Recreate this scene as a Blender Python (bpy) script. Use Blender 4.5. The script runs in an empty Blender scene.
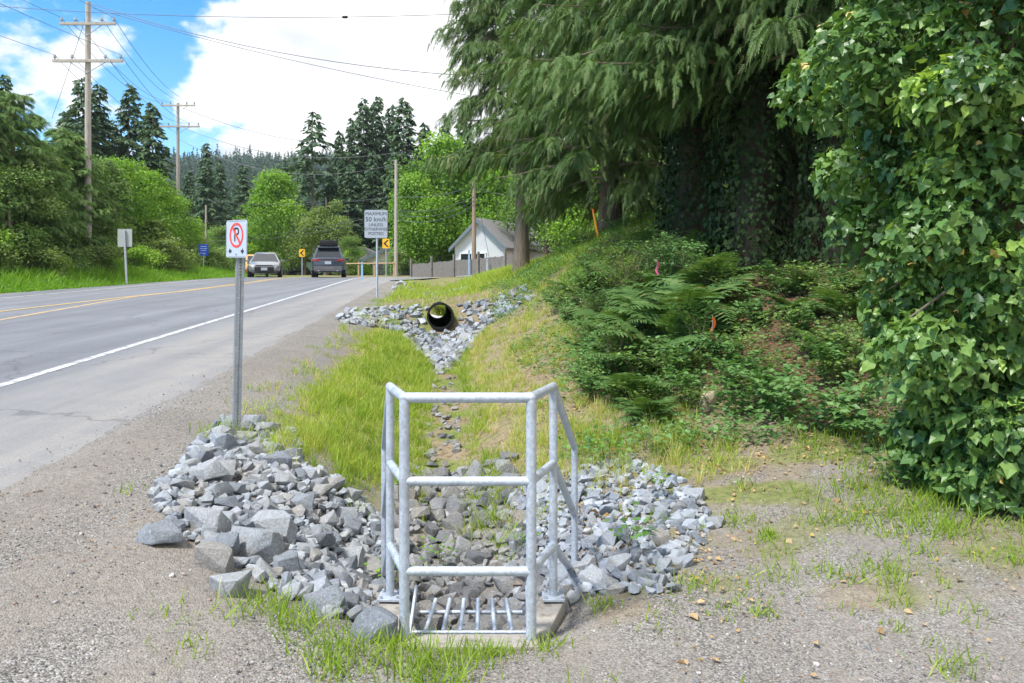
import bpy, bmesh, math, random
import numpy as np
from mathutils import Vector, Matrix

# ------------------------------------------------------------------ scene, camera, light
SC = bpy.context.scene
COL = SC.collection
R = math.radians
F = 796.0          # focal length in pixels
EYE = 1.6          # eye height, z of the horizon

cd = bpy.data.cameras.new('camera')
cam = bpy.data.objects.new('camera', cd); COL.objects.link(cam)
cam.location = (0, 0, EYE); cam.rotation_euler = (R(90), 0, 0)
cd.sensor_width = 36.0; cd.lens = F / 1024 * 36
cd.shift_y = -(341.5 - 276.0) / 1024
cd.clip_start = 0.05; cd.clip_end = 6000
SC.camera = cam

SUN_EL, SUN_AZ = 57.0, -126.0      # azimuth measured from +Y towards +X : sun stands left of the view
SUN_STRENGTH, SUN_SIZE = 2.8, 9.0
SKY = 0.10
EXPOSURE = 1.22

W = bpy.data.worlds.new("World"); SC.world = W; W.use_nodes = True
def build_world():
    nt = W.node_tree; nt.nodes.clear(); N = nt.nodes.new; L = nt.links.new
    out = N('ShaderNodeOutputWorld'); bg = N('ShaderNodeBackground')
    sky = N('ShaderNodeTexSky'); sky.sky_type = 'NISHITA'; sky.sun_disc = False
    sky.sun_elevation = R(SUN_EL); sky.sun_rotation = R(SUN_AZ)
    sky.air_density = 1.0; sky.dust_density = 0.2; sky.ozone_density = 2.0
    hs = N('ShaderNodeHueSaturation'); hs.inputs['Saturation'].default_value = 1.5; hs.inputs['Value'].default_value = 1.1
    L(sky.outputs[0], hs.inputs['Color'])
    tc = N('ShaderNodeTexCoord')
    sep = N('ShaderNodeSeparateXYZ'); L(tc.outputs['Generated'], sep.inputs[0])
    def math_(op, a, b=None, c=None, clamp=False):
        m = N('ShaderNodeMath'); m.operation = op; m.use_clamp = clamp
        for i, v in enumerate((a, b, c)):
            if v is None: continue
            if isinstance(v, (int, float)): m.inputs[i].default_value = v
            else: L(v, m.inputs[i])
        return m.outputs[0]
    n1 = N('ShaderNodeTexNoise'); n1.inputs['Scale'].default_value = 5.5; n1.inputs['Detail'].default_value = 9; n1.inputs['Roughness'].default_value = 0.56
    mp = N('ShaderNodeMapping'); mp.inputs['Scale'].default_value = (1, 1, 1.7); mp.inputs['Location'].default_value = (0.37, 0.2, 0.6)
    L(tc.outputs['Generated'], mp.inputs[0]); L(mp.outputs[0], n1.inputs['Vector'])
    # the big bank of cloud begins a little left of the view's middle and fills everything to the right
    bank = math_('MULTIPLY', math_('ADD', sep.outputs['X'], 0.385), 2.3)
    bank = math_('MINIMUM', math_('MAXIMUM', bank, -0.045), 0.62)
    low = math_('MULTIPLY', math_('SUBTRACT', 0.06, math_('ABSOLUTE', math_('SUBTRACT', sep.outputs['Z'], 0.20))), 0.9)
    low = math_('MAXIMUM', low, -0.05)
    m = math_('ADD', math_('ADD', n1.outputs['Fac'], bank), low)
    cov = N('ShaderNodeMapRange'); cov.interpolation_type = 'SMOOTHSTEP'
    cov.inputs['From Min'].default_value = 0.545; cov.inputs['From Max'].default_value = 0.63
    L(m, cov.inputs['Value'])
    n2 = N('ShaderNodeTexNoise'); n2.inputs['Scale'].default_value = 4.0; n2.inputs['Detail'].default_value = 6
    mp2 = N('ShaderNodeMapping'); mp2.inputs['Scale'].default_value = (1, 1, 2.6); mp2.inputs['Location'].default_value = (1.3, 0.1, 0.2)
    L(tc.outputs['Generated'], mp2.inputs[0]); L(mp2.outputs[0], n2.inputs['Vector'])
    cr = N('ShaderNodeValToRGB')
    cr.color_ramp.elements[0].position = 0.36; cr.color_ramp.elements[0].color = (0.66, 0.69, 0.74, 1)
    cr.color_ramp.elements[1].position = 0.53; cr.color_ramp.elements[1].color = (1.0, 1.0, 1.0, 1)
    L(n2.outputs['Fac'], cr.inputs[0])
    sc_ = N('ShaderNodeVectorMath'); sc_.operation = 'SCALE'; sc_.inputs['Scale'].default_value = 6.0
    L(cr.outputs[0], sc_.inputs[0])
    mx = N('ShaderNodeMixRGB'); L(cov.outputs[0], mx.inputs[0]); L(hs.outputs[0], mx.inputs[1]); L(sc_.outputs[0], mx.inputs[2])
    L(mx.outputs[0], bg.inputs['Color']); bg.inputs['Strength'].default_value = SKY
    L(bg.outputs[0], out.inputs['Surface'])
build_world()
W.cycles.sampling_method = 'MANUAL'; W.cycles.sample_map_resolution = 512

sl = bpy.data.lights.new('sun', 'SUN'); sun = bpy.data.objects.new('sun', sl); COL.objects.link(sun)
sl.energy = SUN_STRENGTH; sl.angle = R(SUN_SIZE); sl.color = (1.0, 0.95, 0.87)
_d = Vector((math.sin(R(SUN_AZ)) * math.cos(R(SUN_EL)), math.cos(R(SUN_AZ)) * math.cos(R(SUN_EL)), math.sin(R(SUN_EL))))
sun.rotation_euler = _d.to_track_quat('Z', 'Y').to_euler(); sun.location = (0, 0, 50)

SC.view_settings.view_transform = 'Standard'; SC.view_settings.look = 'None'
SC.view_settings.gamma = 1.0; SC.view_settings.exposure = EXPOSURE; SC.view_settings.use_curve_mapping = False
SC.cycles.max_bounces = 8; SC.cycles.diffuse_bounces = 3; SC.cycles.glossy_bounces = 3
SC.cycles.transmission_bounces = 4; SC.cycles.use_denoising = True
SC.cycles.caustics_reflective = False; SC.cycles.caustics_refractive = False

rng = np.random.RandomState(11)
random.seed(5)

# ------------------------------------------------------------------ helpers
def at(px, py, Y):
    """a world point seen at pixel (px, py) at depth Y"""
    return Vector(((px - 512) * Y / F, Y, EYE - (py - 276) * Y / F))

def tag(o, label=None, cat=None, group=None, kind=None):
    if label: o['label'] = label
    if cat: o['category'] = cat
    if group: o['group'] = group
    if kind: o['kind'] = kind
    return o

def empty(name, loc, rz=0.0):
    o = bpy.data.objects.new(name, None); COL.objects.link(o)
    o.location = loc; o.rotation_euler = (0, 0, rz); o.empty_display_size = 0.2
    return o

def link(name, me, parent=None, loc=None):
    o = bpy.data.objects.new(name, me); COL.objects.link(o)
    if parent is not None: o.parent = parent
    if loc is not None: o.location = loc
    return o

def mesh_np(name, V, Fs, mat, tint=None, smooth=False, mi=None):
    """mesh from numpy arrays; Fs is one (n,k) array or a list of such; tint is a float per vertex"""
    if not isinstance(Fs, (list, tuple)): Fs = [Fs]
    Fs = [np.asarray(f, dtype=np.int32) for f in Fs if len(f)]
    V = np.asarray(V, dtype=np.float32)
    me = bpy.data.meshes.new(name)
    me.vertices.add(len(V)); me.vertices.foreach_set('co', V.ravel())
    loops = np.concatenate([f.ravel() for f in Fs])
    tot = np.concatenate([np.full(len(f), f.shape[1], np.int32) for f in Fs])
    st = np.concatenate([[0], np.cumsum(tot)[:-1]]).astype(np.int32)
    me.loops.add(len(loops)); me.loops.foreach_set('vertex_index', loops)
    me.polygons.add(len(tot)); me.polygons.foreach_set('loop_start', st)
    me.polygons.foreach_set('loop_total', tot)
    me.polygons.foreach_set('use_smooth', np.full(len(tot), smooth, bool))
    mats = mat if isinstance(mat, (list, tuple)) else [mat]
    for m in mats: me.materials.append(m)
    if mi is not None: me.polygons.foreach_set('material_index', np.asarray(mi, np.int32))
    if tint is not None:
        a = me.attributes.new('tint', 'FLOAT', 'POINT'); a.data.foreach_set('value', np.asarray(tint, np.float32))
    me.update(calc_edges=True); me.validate()
    return me

def scatter(pV, pF, M, T):
    """copies of a little shape: M (n,3,3) matrices, T (n,3) -> verts, faces"""
    n, p = len(T), len(pV)
    V = np.einsum('nij,pj->npi', M, pV) + T[:, None, :]
    off = (np.arange(n) * p)[:, None, None]
    return V.reshape(-1, 3), [(f[None] + off).reshape(-1, f.shape[1]) for f in (pF if isinstance(pF, list) else [pF])]

def frames(d, roll=None, up=None):
    """rotation matrices whose Y axis is d (n,3); roll in radians about it"""
    d = d / (np.linalg.norm(d, axis=1, keepdims=True) + 1e-9)
    ref = np.tile([[0., 0., 1.]], (len(d), 1)) if up is None else up
    x = np.cross(d, ref); l = np.linalg.norm(x, axis=1, keepdims=True)
    bad = l[:, 0] < 1e-3; x[bad] = [1, 0, 0]; l[bad] = 1
    x /= l; z = np.cross(x, d)
    if roll is not None:
        c, s = np.cos(roll)[:, None], np.sin(roll)[:, None]
        x, z = x * c + z * s, z * c - x * s
    return np.stack([x, d, z], axis=2)

def hash2(ix, iy, seed):
    h = (ix.astype(np.int64) * 374761393 + iy.astype(np.int64) * 668265263 + seed * 1442695) & 0x7fffffff
    h = ((h ^ (h >> 13)) * 1274126177) & 0x7fffffff
    return ((h ^ (h >> 16)) & 0xffff) / 65535.0
def vnoise(x, y, seed=0):
    x = np.asarray(x, float); y = np.asarray(y, float)
    ix, iy = np.floor(x), np.floor(y); fx, fy = x - ix, y - iy
    fx = fx * fx * (3 - 2 * fx); fy = fy * fy * (3 - 2 * fy)
    a, b, c, d = hash2(ix, iy, seed), hash2(ix + 1, iy, seed), hash2(ix, iy + 1, seed), hash2(ix + 1, iy + 1, seed)
    return (a + (b - a) * fx) * (1 - fy) + (c + (d - c) * fx) * fy
def fbm(x, y, seed=0, o=4):
    s = 0; a = 0.5; t = 0
    for k in range(o):
        s = s + a * vnoise(x * 2 ** k, y * 2 ** k, seed + k * 17); t += a; a *= 0.5
    return s / t
def sstep(a, b, x): 
    t = np.clip((np.asarray(x, float) - a) / (b - a), 0, 1); return t * t * (3 - 2 * t)

class MB:
    """collects boxes, tubes and rings into one mesh"""
    def __init__(s): s.V = []; s.F = []; s.n = 0; s.M = []
    def add(s, V, Fs, m=0):
        for f in Fs: s.F.append([i + s.n for i in f]); s.M.append(m)
        s.V += [tuple(v) for v in V]; s.n += len(V); return s
    def box(s, c, d, rot=None, m=0, bev=0.0):
        x, y, z = d[0] / 2, d[1] / 2, d[2] / 2
        if bev > 0:
            b = min(bev, x * .49, y * .49, z * .49); V = []
            bm = bmesh.new(); bmesh.ops.create_cube(bm, size=1)
            for v in bm.verts: v.co = Vector((v.co.x * d[0], v.co.y * d[1], v.co.z * d[2]))
            bmesh.ops.bevel(bm, geom=bm.edges[:], offset=b, segments=2, affect='EDGES', profile=0.7)
            bm.verts.index_update(); V = [v.co.copy() for v in bm.verts]; Fs = [[v.index for v in f.verts] for f in bm.faces]; bm.free()
        else:
            V = [Vector(p) for p in ((-x, -y, -z), (x, -y, -z), (x, y, -z), (-x, y, -z), (-x, -y, z), (x, -y, z), (x, y, z), (-x, y, z))]
            Fs = [(0, 3, 2, 1), (4, 5, 6, 7), (0, 1, 5, 4), (1, 2, 6, 5), (2, 3, 7, 6), (3, 0, 4, 7)]
        c = Vector(c)
        if rot is not None: V = [rot @ v for v in V]
        return s.add([v + c for v in V], Fs, m)
    def tube(s, pts, r, n=10, cap=True, m=0):
        pts = [Vector(p) for p in pts]; k = len(pts)
        rr = r if isinstance(r, (list, tuple)) else [r] * k
        V = []; Fs = []; prev = None
        for i, p in enumerate(pts):
            t = (pts[min(i + 1, k - 1)] - pts[max(i - 1, 0)]).normalized()
            if prev is None:
                a = t.cross(Vector((0, 0, 1)))
                if a.length < 1e-3: a = Vector((1, 0, 0))
            else: a = prev - t * prev.dot(t)
            a.normalize(); prev = a; b = t.cross(a)
            for j in range(n):
                w = 2 * math.pi * j / n; V.append(p + (a * math.cos(w) + b * math.sin(w)) * rr[i])
        for i in range(k - 1):
            for j in range(n):
                Fs.append((i * n + j, i * n + (j + 1) % n, (i + 1) * n + (j + 1) % n, (i + 1) * n + j))
        if cap: Fs.append(tuple(range(n - 1, -1, -1))); Fs.append(tuple((k - 1) * n + j for j in range(n)))
        return s.add(V, Fs, m)
    def prism(s, poly, axis, a, b, m=0):
        """polygon in the two other axes pushed from a to b along axis"""
        def p3(q, h):
            return {0: (h, q[0], q[1]), 1: (q[0], h, q[1]), 2: (q[0], q[1], h)}[axis]
        n = len(poly); V = [p3(q, a) for q in poly] + [p3(q, b) for q in poly]
        Fs = [tuple(range(n)), tuple(range(2 * n - 1, n - 1, -1))] + [(i, (i + 1) % n, n + (i + 1) % n, n + i) for i in range(n)]
        return s.add(V, Fs, m)
    def loft(s, rings, cap=True, m=0):
        n = len(rings[0]); V = [v for r in rings for v in r]; Fs = []
        for i in range(len(rings) - 1):
            for j in range(n): Fs.append((i * n + j, i * n + (j + 1) % n, (i + 1) * n + (j + 1) % n, (i + 1) * n + j))
        if cap: Fs.append(tuple(range(n - 1, -1, -1))); Fs.append(tuple((len(rings) - 1) * n + j for j in range(n)))
        return s.add(V, Fs, m)
    def build(s, name, mat, parent=None, smooth=False, fix=True):
        me = bpy.data.meshes.new(name); me.from_pydata([tuple(v) for v in s.V], [], s.F)
        for mm in (mat if isinstance(mat, (list, tuple)) else [mat]): me.materials.append(mm)
        if any(s.M): me.polygons.foreach_set('material_index', s.M)
        if fix:
            bm = bmesh.new(); bm.from_mesh(me); bmesh.ops.recalc_face_normals(bm, faces=bm.faces[:]); bm.to_mesh(me); bm.free()
        if smooth:
            me.polygons.foreach_set('use_smooth', [True] * len(me.polygons))
            try: me.set_sharp_from_angle(angle=R(38))
            except Exception: pass
        return link(name, me, parent)

def copy_tree(o, parent=None):
    c = o.copy(); COL.objects.link(c); c.parent = parent
    for ch in [x for x in o.children]: copy_tree(ch, c)
    return c

def text(name, s, size, mat, parent, loc, rot, ext=0.0008, align='CENTER', xs=1.0):
    cu = bpy.data.curves.new(name, 'FONT'); cu.body = s; cu.size = size; cu.extrude = ext
    cu.resolution_u = 4; cu.align_x = align; cu.align_y = 'CENTER'; cu.materials.append(mat)
    t = bpy.data.objects.new(name, cu); COL.objects.link(t); bpy.context.view_layer.update()
    me = bpy.data.meshes.new_from_object(t.evaluated_get(bpy.context.evaluated_depsgraph_get())); bpy.data.objects.remove(t)
    o = link(name, me, parent)
    o.location = loc; o.rotation_euler = rot; o.scale = (xs, 1, 1)
    return o

# ------------------------------------------------------------------ materials
def new_mat(name):
    m = bpy.data.materials.new(name); m.use_nodes = True
    nt = m.node_tree; nt.nodes.clear()
    out = nt.nodes.new('ShaderNodeOutputMaterial'); return m, nt, out
def principled(nt, out, col=(.5, .5, .5), rough=.6, metal=0.0, spec=0.5):
    b = nt.nodes.new('ShaderNodeBsdfPrincipled'); b.inputs['Base Color'].default_value = (*col, 1)
    b.inputs['Roughness'].default_value = rough; b.inputs['Metallic'].default_value = metal
    b.inputs['Specular IOR Level'].default_value = spec
    nt.links.new(b.outputs[0], out.inputs[0]); return b
def noise_col(nt, cols, scale, detail=5, coord='Object', pos=None, rough=.6, vec=None):
    """colour ramp over noise"""
    tc = nt.nodes.new('ShaderNodeTexCoord'); n = nt.nodes.new('ShaderNodeTexNoise')
    n.inputs['Scale'].default_value = scale; n.inputs['Detail'].default_value = detail; n.inputs['Roughness'].default_value = rough
    nt.links.new(vec if vec is not None else tc.outputs[coord], n.inputs['Vector'])
    cr = nt.nodes.new('ShaderNodeValToRGB'); ramp(cr, cols, pos or np.linspace(.3, .7, len(cols)))
    nt.links.new(n.outputs['Fac'], cr.inputs[0]); return cr.outputs[0], n.outputs['Fac']
def ramp(cr, cols, pos):
    el = cr.color_ramp.elements
    while len(el) < len(cols): el.new(0.5)
    for e, c, p in zip(el, cols, pos): e.position = float(p); e.color = (*c, 1)
def bump(nt, b, h, strength=.4, dist=.01):
    bp = nt.nodes.new('ShaderNodeBump'); bp.inputs['Strength'].default_value = strength; bp.inputs['Distance'].default_value = dist
    nt.links.new(h, bp.inputs['Height']); nt.links.new(bp.outputs[0], b.inputs['Normal'])
def mixc(nt, fac, a, b, mode='MIX'):
    m = nt.nodes.new('ShaderNodeMixRGB'); m.blend_type = mode
    for i, v in enumerate((fac, a, b)):
        if isinstance(v, (int, float)): m.inputs[i].default_value = v
        elif isinstance(v, tuple): m.inputs[i].default_value = (*v, 1)
        else: nt.links.new(v, m.inputs[i])
    return m.outputs[0]
def simple(name, cols, scale=8, rough=.6, metal=0, bmp=0, bscale=None, spec=.5, bdist=.01, coord='Object'):
    m, nt, out = new_mat(name); b = principled(nt, out, rough=rough, metal=metal, spec=spec)
    if len(cols) == 1: cols = [cols[0], tuple(c * .88 for c in cols[0])]
    c, f = noise_col(nt, cols, scale, coord=coord); nt.links.new(c, b.inputs['Base Color'])
    if bmp:
        _, f2 = noise_col(nt, [(0, 0, 0), (1, 1, 1)], bscale or scale * 4, coord=coord); bump(nt, b, f2, bmp, bdist)
    return m
def leaf_mat(name, cols, transl=.35, rough=.5, spec=.4, pos=None, k=1.0):
    cols = [tuple(x * k for x in c) for c in cols]
    m, nt, out = new_mat(name); b = principled(nt, out, rough=rough, spec=spec)
    at_ = nt.nodes.new('ShaderNodeAttribute'); at_.attribute_name = 'tint'
    cr = nt.nodes.new('ShaderNodeValToRGB'); ramp(cr, cols, pos or np.linspace(0, 1, len(cols)))
    nt.links.new(at_.outputs['Fac'], cr.inputs[0]); nt.links.new(cr.outputs[0], b.inputs['Base Color'])
    t = nt.nodes.new('ShaderNodeBsdfTranslucent')
    tcx = mixc(nt, 1.0, cr.outputs[0], (1.25, 1.2, .55), 'MULTIPLY'); nt.links.new(tcx, t.inputs[0])
    mx = nt.nodes.new('ShaderNodeMixShader'); mx.inputs[0].default_value = transl
    nt.links.new(b.outputs[0], mx.inputs[1]); nt.links.new(t.outputs[0], mx.inputs[2]); nt.links.new(mx.outputs[0], out.inputs[0])
    return m
def bark_mat(name, cols, scale=3):
    m, nt, out = new_mat(name); b = principled(nt, out, rough=.9, spec=.2)
    tc = nt.nodes.new('ShaderNodeTexCoord'); mp = nt.nodes.new('ShaderNodeMapping'); mp.inputs['Scale'].default_value = (5, 5, .7)
    nt.links.new(tc.outputs['Object'], mp.inputs[0])
    c, f = noise_col(nt, cols, scale, 7, vec=mp.outputs[0]); nt.links.new(c, b.inputs['Base Color']); bump(nt, b, f, .9, .04)
    return m
def paint(name, col, rough=.45, spec=.5, dirt=.15):
    m, nt, out = new_mat(name); b = principled(nt, out, rough=rough, spec=spec)
    c, f = noise_col(nt, [tuple(x * (1 - dirt) for x in col), col], 9, 6); nt.links.new(c, b.inputs['Base Color']); return m

MT = {}
def galv_mat():
    m, nt, out = new_mat('galvanised_steel'); b = principled(nt, out, rough=.45, metal=.4)
    tc = nt.nodes.new('ShaderNodeTexCoord'); vo = nt.nodes.new('ShaderNodeTexVoronoi'); vo.inputs['Scale'].default_value = 85; nt.links.new(tc.outputs['Object'], vo.inputs['Vector'])
    bw = nt.nodes.new('ShaderNodeRGBToBW'); nt.links.new(vo.outputs['Color'], bw.inputs[0])
    cr = nt.nodes.new('ShaderNodeValToRGB'); ramp(cr, [(.42, .47, .545), (.53, .585, .66)], [.2, .8]); nt.links.new(bw.outputs[0], cr.inputs[0])
    st, _ = noise_col(nt, [(.86, .855, .845), (1.04, 1.04, 1.04)], 7, 6, pos=[.36, .5]); c = mixc(nt, 1, cr.outputs[0], st, 'MULTIPLY')
    ru, _ = noise_col(nt, [(0, 0, 0), (1, 1, 1)], 16, 6, pos=[.66, .74]); rm = nt.nodes.new('ShaderNodeMath'); rm.operation = 'MULTIPLY'; rm.inputs[1].default_value = .35; nt.links.new(ru, rm.inputs[0])
    c = mixc(nt, rm.outputs[0], c, (.30, .27, .23)); nt.links.new(c, b.inputs['Base Color'])
    rr_ = nt.nodes.new('ShaderNodeMapRange'); rr_.inputs['To Min'].default_value = .35; rr_.inputs['To Max'].default_value = .58; nt.links.new(bw.outputs[0], rr_.inputs['Value']); nt.links.new(rr_.outputs[0], b.inputs['Roughness']); return m
MT['galv'] = galv_mat()
MT['galv_dull'] = simple('weathered_galvanised', [(.26, .29, .32), (.40, .43, .46)], 20, .55, .5)
MT['concrete'] = simple('concrete', [(.15, .135, .115), (.34, .32, .29), (.25, .235, .21)], 14, .9, 0, .3, 90, .2)
MT['rock'] = None
MT['bark'] = bark_mat('bark', [(.10, .08, .06), (.25, .20, .16), (.16, .13, .10)])
MT['bark_dark'] = bark_mat('bark_dark', [(.05, .04, .03), (.13, .10, .075)])
MT['pole'] = bark_mat('pole_wood', [(.30, .27, .24), (.46, .42, .38), (.38, .34, .30)])
MT['pole_brown'] = bark_mat('pole_wood_brown', [(.20, .14, .10), (.34, .26, .20), (.27, .20, .15)])
MT['fence_wood'] = simple('fence_wood', [(.13, .12, .11), (.22, .205, .19), (.17, .16, .15)], 6, .9, 0, .3, 30)
MT['fence_grey'] = simple('fence_grey', [(.36, .36, .36), (.47, .47, .46)], 5, .9)
MT['new_wood'] = simple('new_wood', [(.40, .27, .13), (.50, .35, .19)], 7, .8)
MT['wire'] = simple('wire', [(.06, .065, .075), (.09, .095, .11)], 5, .5)
MT['black'] = simple('black_rubber', [(.018, .018, .019), (.03, .03, .03)], 20, .75)
MT['culvert'] = simple('dull_black_pipe', [(.012, .012, .013), (.03, .029, .028)], 12, .9, spec=.1)
MT['plastic_black'] = simple('black_plastic', [(.012, .013, .015), (.025, .026, .028)], 12, .55, spec=.3)
MT['glass'] = None
MT['sign_white'] = paint('sign_white', (.42, .48, .57), .4, .5, .06)
MT['sign_blue'] = paint('sign_blue', (.01, .07, .50), .4, .5, .1)
MT['sign_red'] = paint('sign_red', (.78, .04, .03), .4, .5, .06)
MT['sign_black'] = paint('sign_black', (.02, .02, .025), .5)
MT['sign_yellow'] = paint('sign_yellow', (.88, .50, .02), .4, .5, .05)
MT['white_trim'] = paint('white_trim', (.74, .75, .76), .5)
def glass_mat():
    m, nt, out = new_mat('window_glass'); principled(nt, out, (.02, .026, .032), .06, 0, .9); return m
MT['glass'] = glass_mat()
def rock_mat(name='rock', cols=((.13, .147, .17), (.31, .34, .378), (.215, .23, .25), (.45, .475, .505))):
    m, nt, out = new_mat(name); b = principled(nt, out, rough=.85, spec=.25)
    oi = nt.nodes.new('ShaderNodeObjectInfo'); tc = nt.nodes.new('ShaderNodeTexCoord')
    add = nt.nodes.new('ShaderNodeVectorMath'); add.operation = 'ADD'
    sc = nt.nodes.new('ShaderNodeVectorMath'); sc.operation = 'SCALE'; sc.inputs['Scale'].default_value = 37.0
    cmb = nt.nodes.new('ShaderNodeCombineXYZ')
    for i in range(3): nt.links.new(oi.outputs['Random'], cmb.inputs[i])
    nt.links.new(cmb.outputs[0], sc.inputs[0]); nt.links.new(tc.outputs['Object'], add.inputs[0]); nt.links.new(sc.outputs[0], add.inputs[1])
    c, f = noise_col(nt, list(cols), 4.2, 8, vec=add.outputs[0], rough=.68)
    a_ = nt.nodes.new('ShaderNodeAttribute'); a_.attribute_name = 'tint'
    sm = nt.nodes.new('ShaderNodeMath'); sm.operation = 'ADD'; nt.links.new(a_.outputs['Fac'], sm.inputs[0]); nt.links.new(oi.outputs['Random'], sm.inputs[1])
    fr = nt.nodes.new('ShaderNodeMath'); fr.operation = 'FRACT'; nt.links.new(sm.outputs[0], fr.inputs[0])
    cr = nt.nodes.new('ShaderNodeValToRGB'); ramp(cr, [(.55, .57, .60), (.98, 1.0, 1.03), (1.15, 1.12, 1.06), (1.32, 1.34, 1.37), (1.0, .88, .74)], [0, .3, .6, .8, 1])
    nt.links.new(fr.outputs[0], cr.inputs[0])
    c2 = mixc(nt, 1.0, c, cr.outputs[0], 'MULTIPLY')
    # pale quartz veins and rusty patches
    vo = nt.nodes.new('ShaderNodeTexNoise'); vo.inputs['Scale'].default_value = 2.1; vo.inputs['Detail'].default_value = 3; vo.inputs['Distortion'].default_value = 1.6
    nt.links.new(add.outputs[0], vo.inputs['Vector'])
    vr = nt.nodes.new('ShaderNodeValToRGB'); ramp(vr, [(0, 0, 0), (1, 1, 1), (0, 0, 0)], [.492, .5, .512]); nt.links.new(vo.outputs['Fac'], vr.inputs[0])
    vm = nt.nodes.new('ShaderNodeMath'); vm.operation = 'MULTIPLY'; vm.inputs[1].default_value = .5; nt.links.new(vr.outputs[0], vm.inputs[0])
    c3 = mixc(nt, vm.outputs[0], c2, (.55, .56, .57))
    d, _ = noise_col(nt, [(0, 0, 0), (1, 1, 1)], 1.7, 4, pos=[.6, .75], vec=add.outputs[0])
    dm = nt.nodes.new('ShaderNodeMath'); dm.operation = 'MULTIPLY'; dm.inputs[1].default_value = .35; nt.links.new(d, dm.inputs[0])
    c4 = mixc(nt, dm.outputs[0], c3, (.30, .235, .165)); nt.links.new(c4, b.inputs['Base Color'])
    _, h = noise_col(nt, [(0, 0, 0), (1, 1, 1)], 11, 8, vec=add.outputs[0], rough=.7); bump(nt, b, h, .5, .06)
    return m
MT['rock'] = rock_mat(); MT['rock_shaded'] = rock_mat('shade_toned_rock', ((.085, .088, .092), (.235, .24, .25), (.165, .162, .158), (.34, .345, .35)))  # the second, darker rock has the deep ditch's shade put into its colour

# leaves: dark to light inside each kind
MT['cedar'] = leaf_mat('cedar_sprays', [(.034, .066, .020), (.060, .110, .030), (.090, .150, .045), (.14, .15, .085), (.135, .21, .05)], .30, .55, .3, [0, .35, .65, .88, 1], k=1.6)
MT['cedar_sunlit'] = leaf_mat('sun_painted_cedar_sprays', [(.034, .066, .020), (.060, .110, .030), (.090, .150, .045), (.14, .15, .085), (.135, .21, .05)], .30, .55, .3, [0, .35, .65, .88, 1], k=2.3)  # same cedar colours brightened: sunlight painted into the left roadside cedars
MT['fir'] = leaf_mat('fir_needles', [(.024, .048, .026), (.045, .080, .040), (.075, .115, .055)], .18, .6, .3, k=1.9)
MT['fir_far'] = leaf_mat('fir_needles_far', [(.022, .052, .028), (.040, .085, .040), (.070, .12, .05)], .1, .7, .2, k=1.3)
MT['broad'] = leaf_mat('broad_leaves', [(.07, .15, .018), (.13, .255, .026), (.20, .36, .04), (.28, .42, .06)], .45, .5, .4, k=1.3)
MT['broad_pale'] = leaf_mat('pale_broad_leaves', [(.10, .155, .045), (.155, .23, .06), (.225, .30, .085)], .42, .5, .4, k=1.3)
MT['shrub'] = leaf_mat('shrub_leaves', [(.040, .082, .020), (.075, .135, .030), (.125, .195, .045), (.15, .17, .10)], .35, .5, .4, k=1.8)
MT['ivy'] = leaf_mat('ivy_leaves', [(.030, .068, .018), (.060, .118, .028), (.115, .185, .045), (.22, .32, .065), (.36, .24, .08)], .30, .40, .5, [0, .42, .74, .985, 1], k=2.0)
MT['ivy_shaded'] = leaf_mat('shade_toned_ivy_leaves', [(.014, .034, .008), (.026, .055, .012), (.05, .09, .02)], .2, .6, .25)  # leaf colour lowered to carry the shade under the cedars
MT['fern'] = leaf_mat('fern_fronds', [(.045, .105, .028), (.075, .15, .04), (.125, .20, .06), (.20, .17, .08)], .32, .6, .3, [0, .5, .93, 1], k=1.2)
MT['bramble'] = leaf_mat('bramble_leaves', [(.045, .10, .032), (.080, .165, .045), (.13, .23, .07)], .33, .5, .4, k=1.6)
MT['grass'] = leaf_mat('grass_blades', [(.13, .22, .022), (.22, .32, .04), (.33, .40, .07), (.46, .39, .20)], .45, .55, .3, [0, .42, .80, 1], k=1.35)
MT['verge'] = leaf_mat('verge_grass_blades', [(.07, .17, .015), (.12, .25, .022), (.20, .33, .04)], .42, .55, .3, k=1.45)
MT['litter'] = leaf_mat('dead_leaves', [(.20, .11, .05), (.40, .27, .15), (.52, .38, .21), (.48, .30, .09), (.46, .39, .30)], .2, .75, .2)
MT['red_leaf'] = leaf_mat('red_leaves', [(.16, .025, .03), (.30, .05, .06)], .3, .5, .4)
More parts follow.
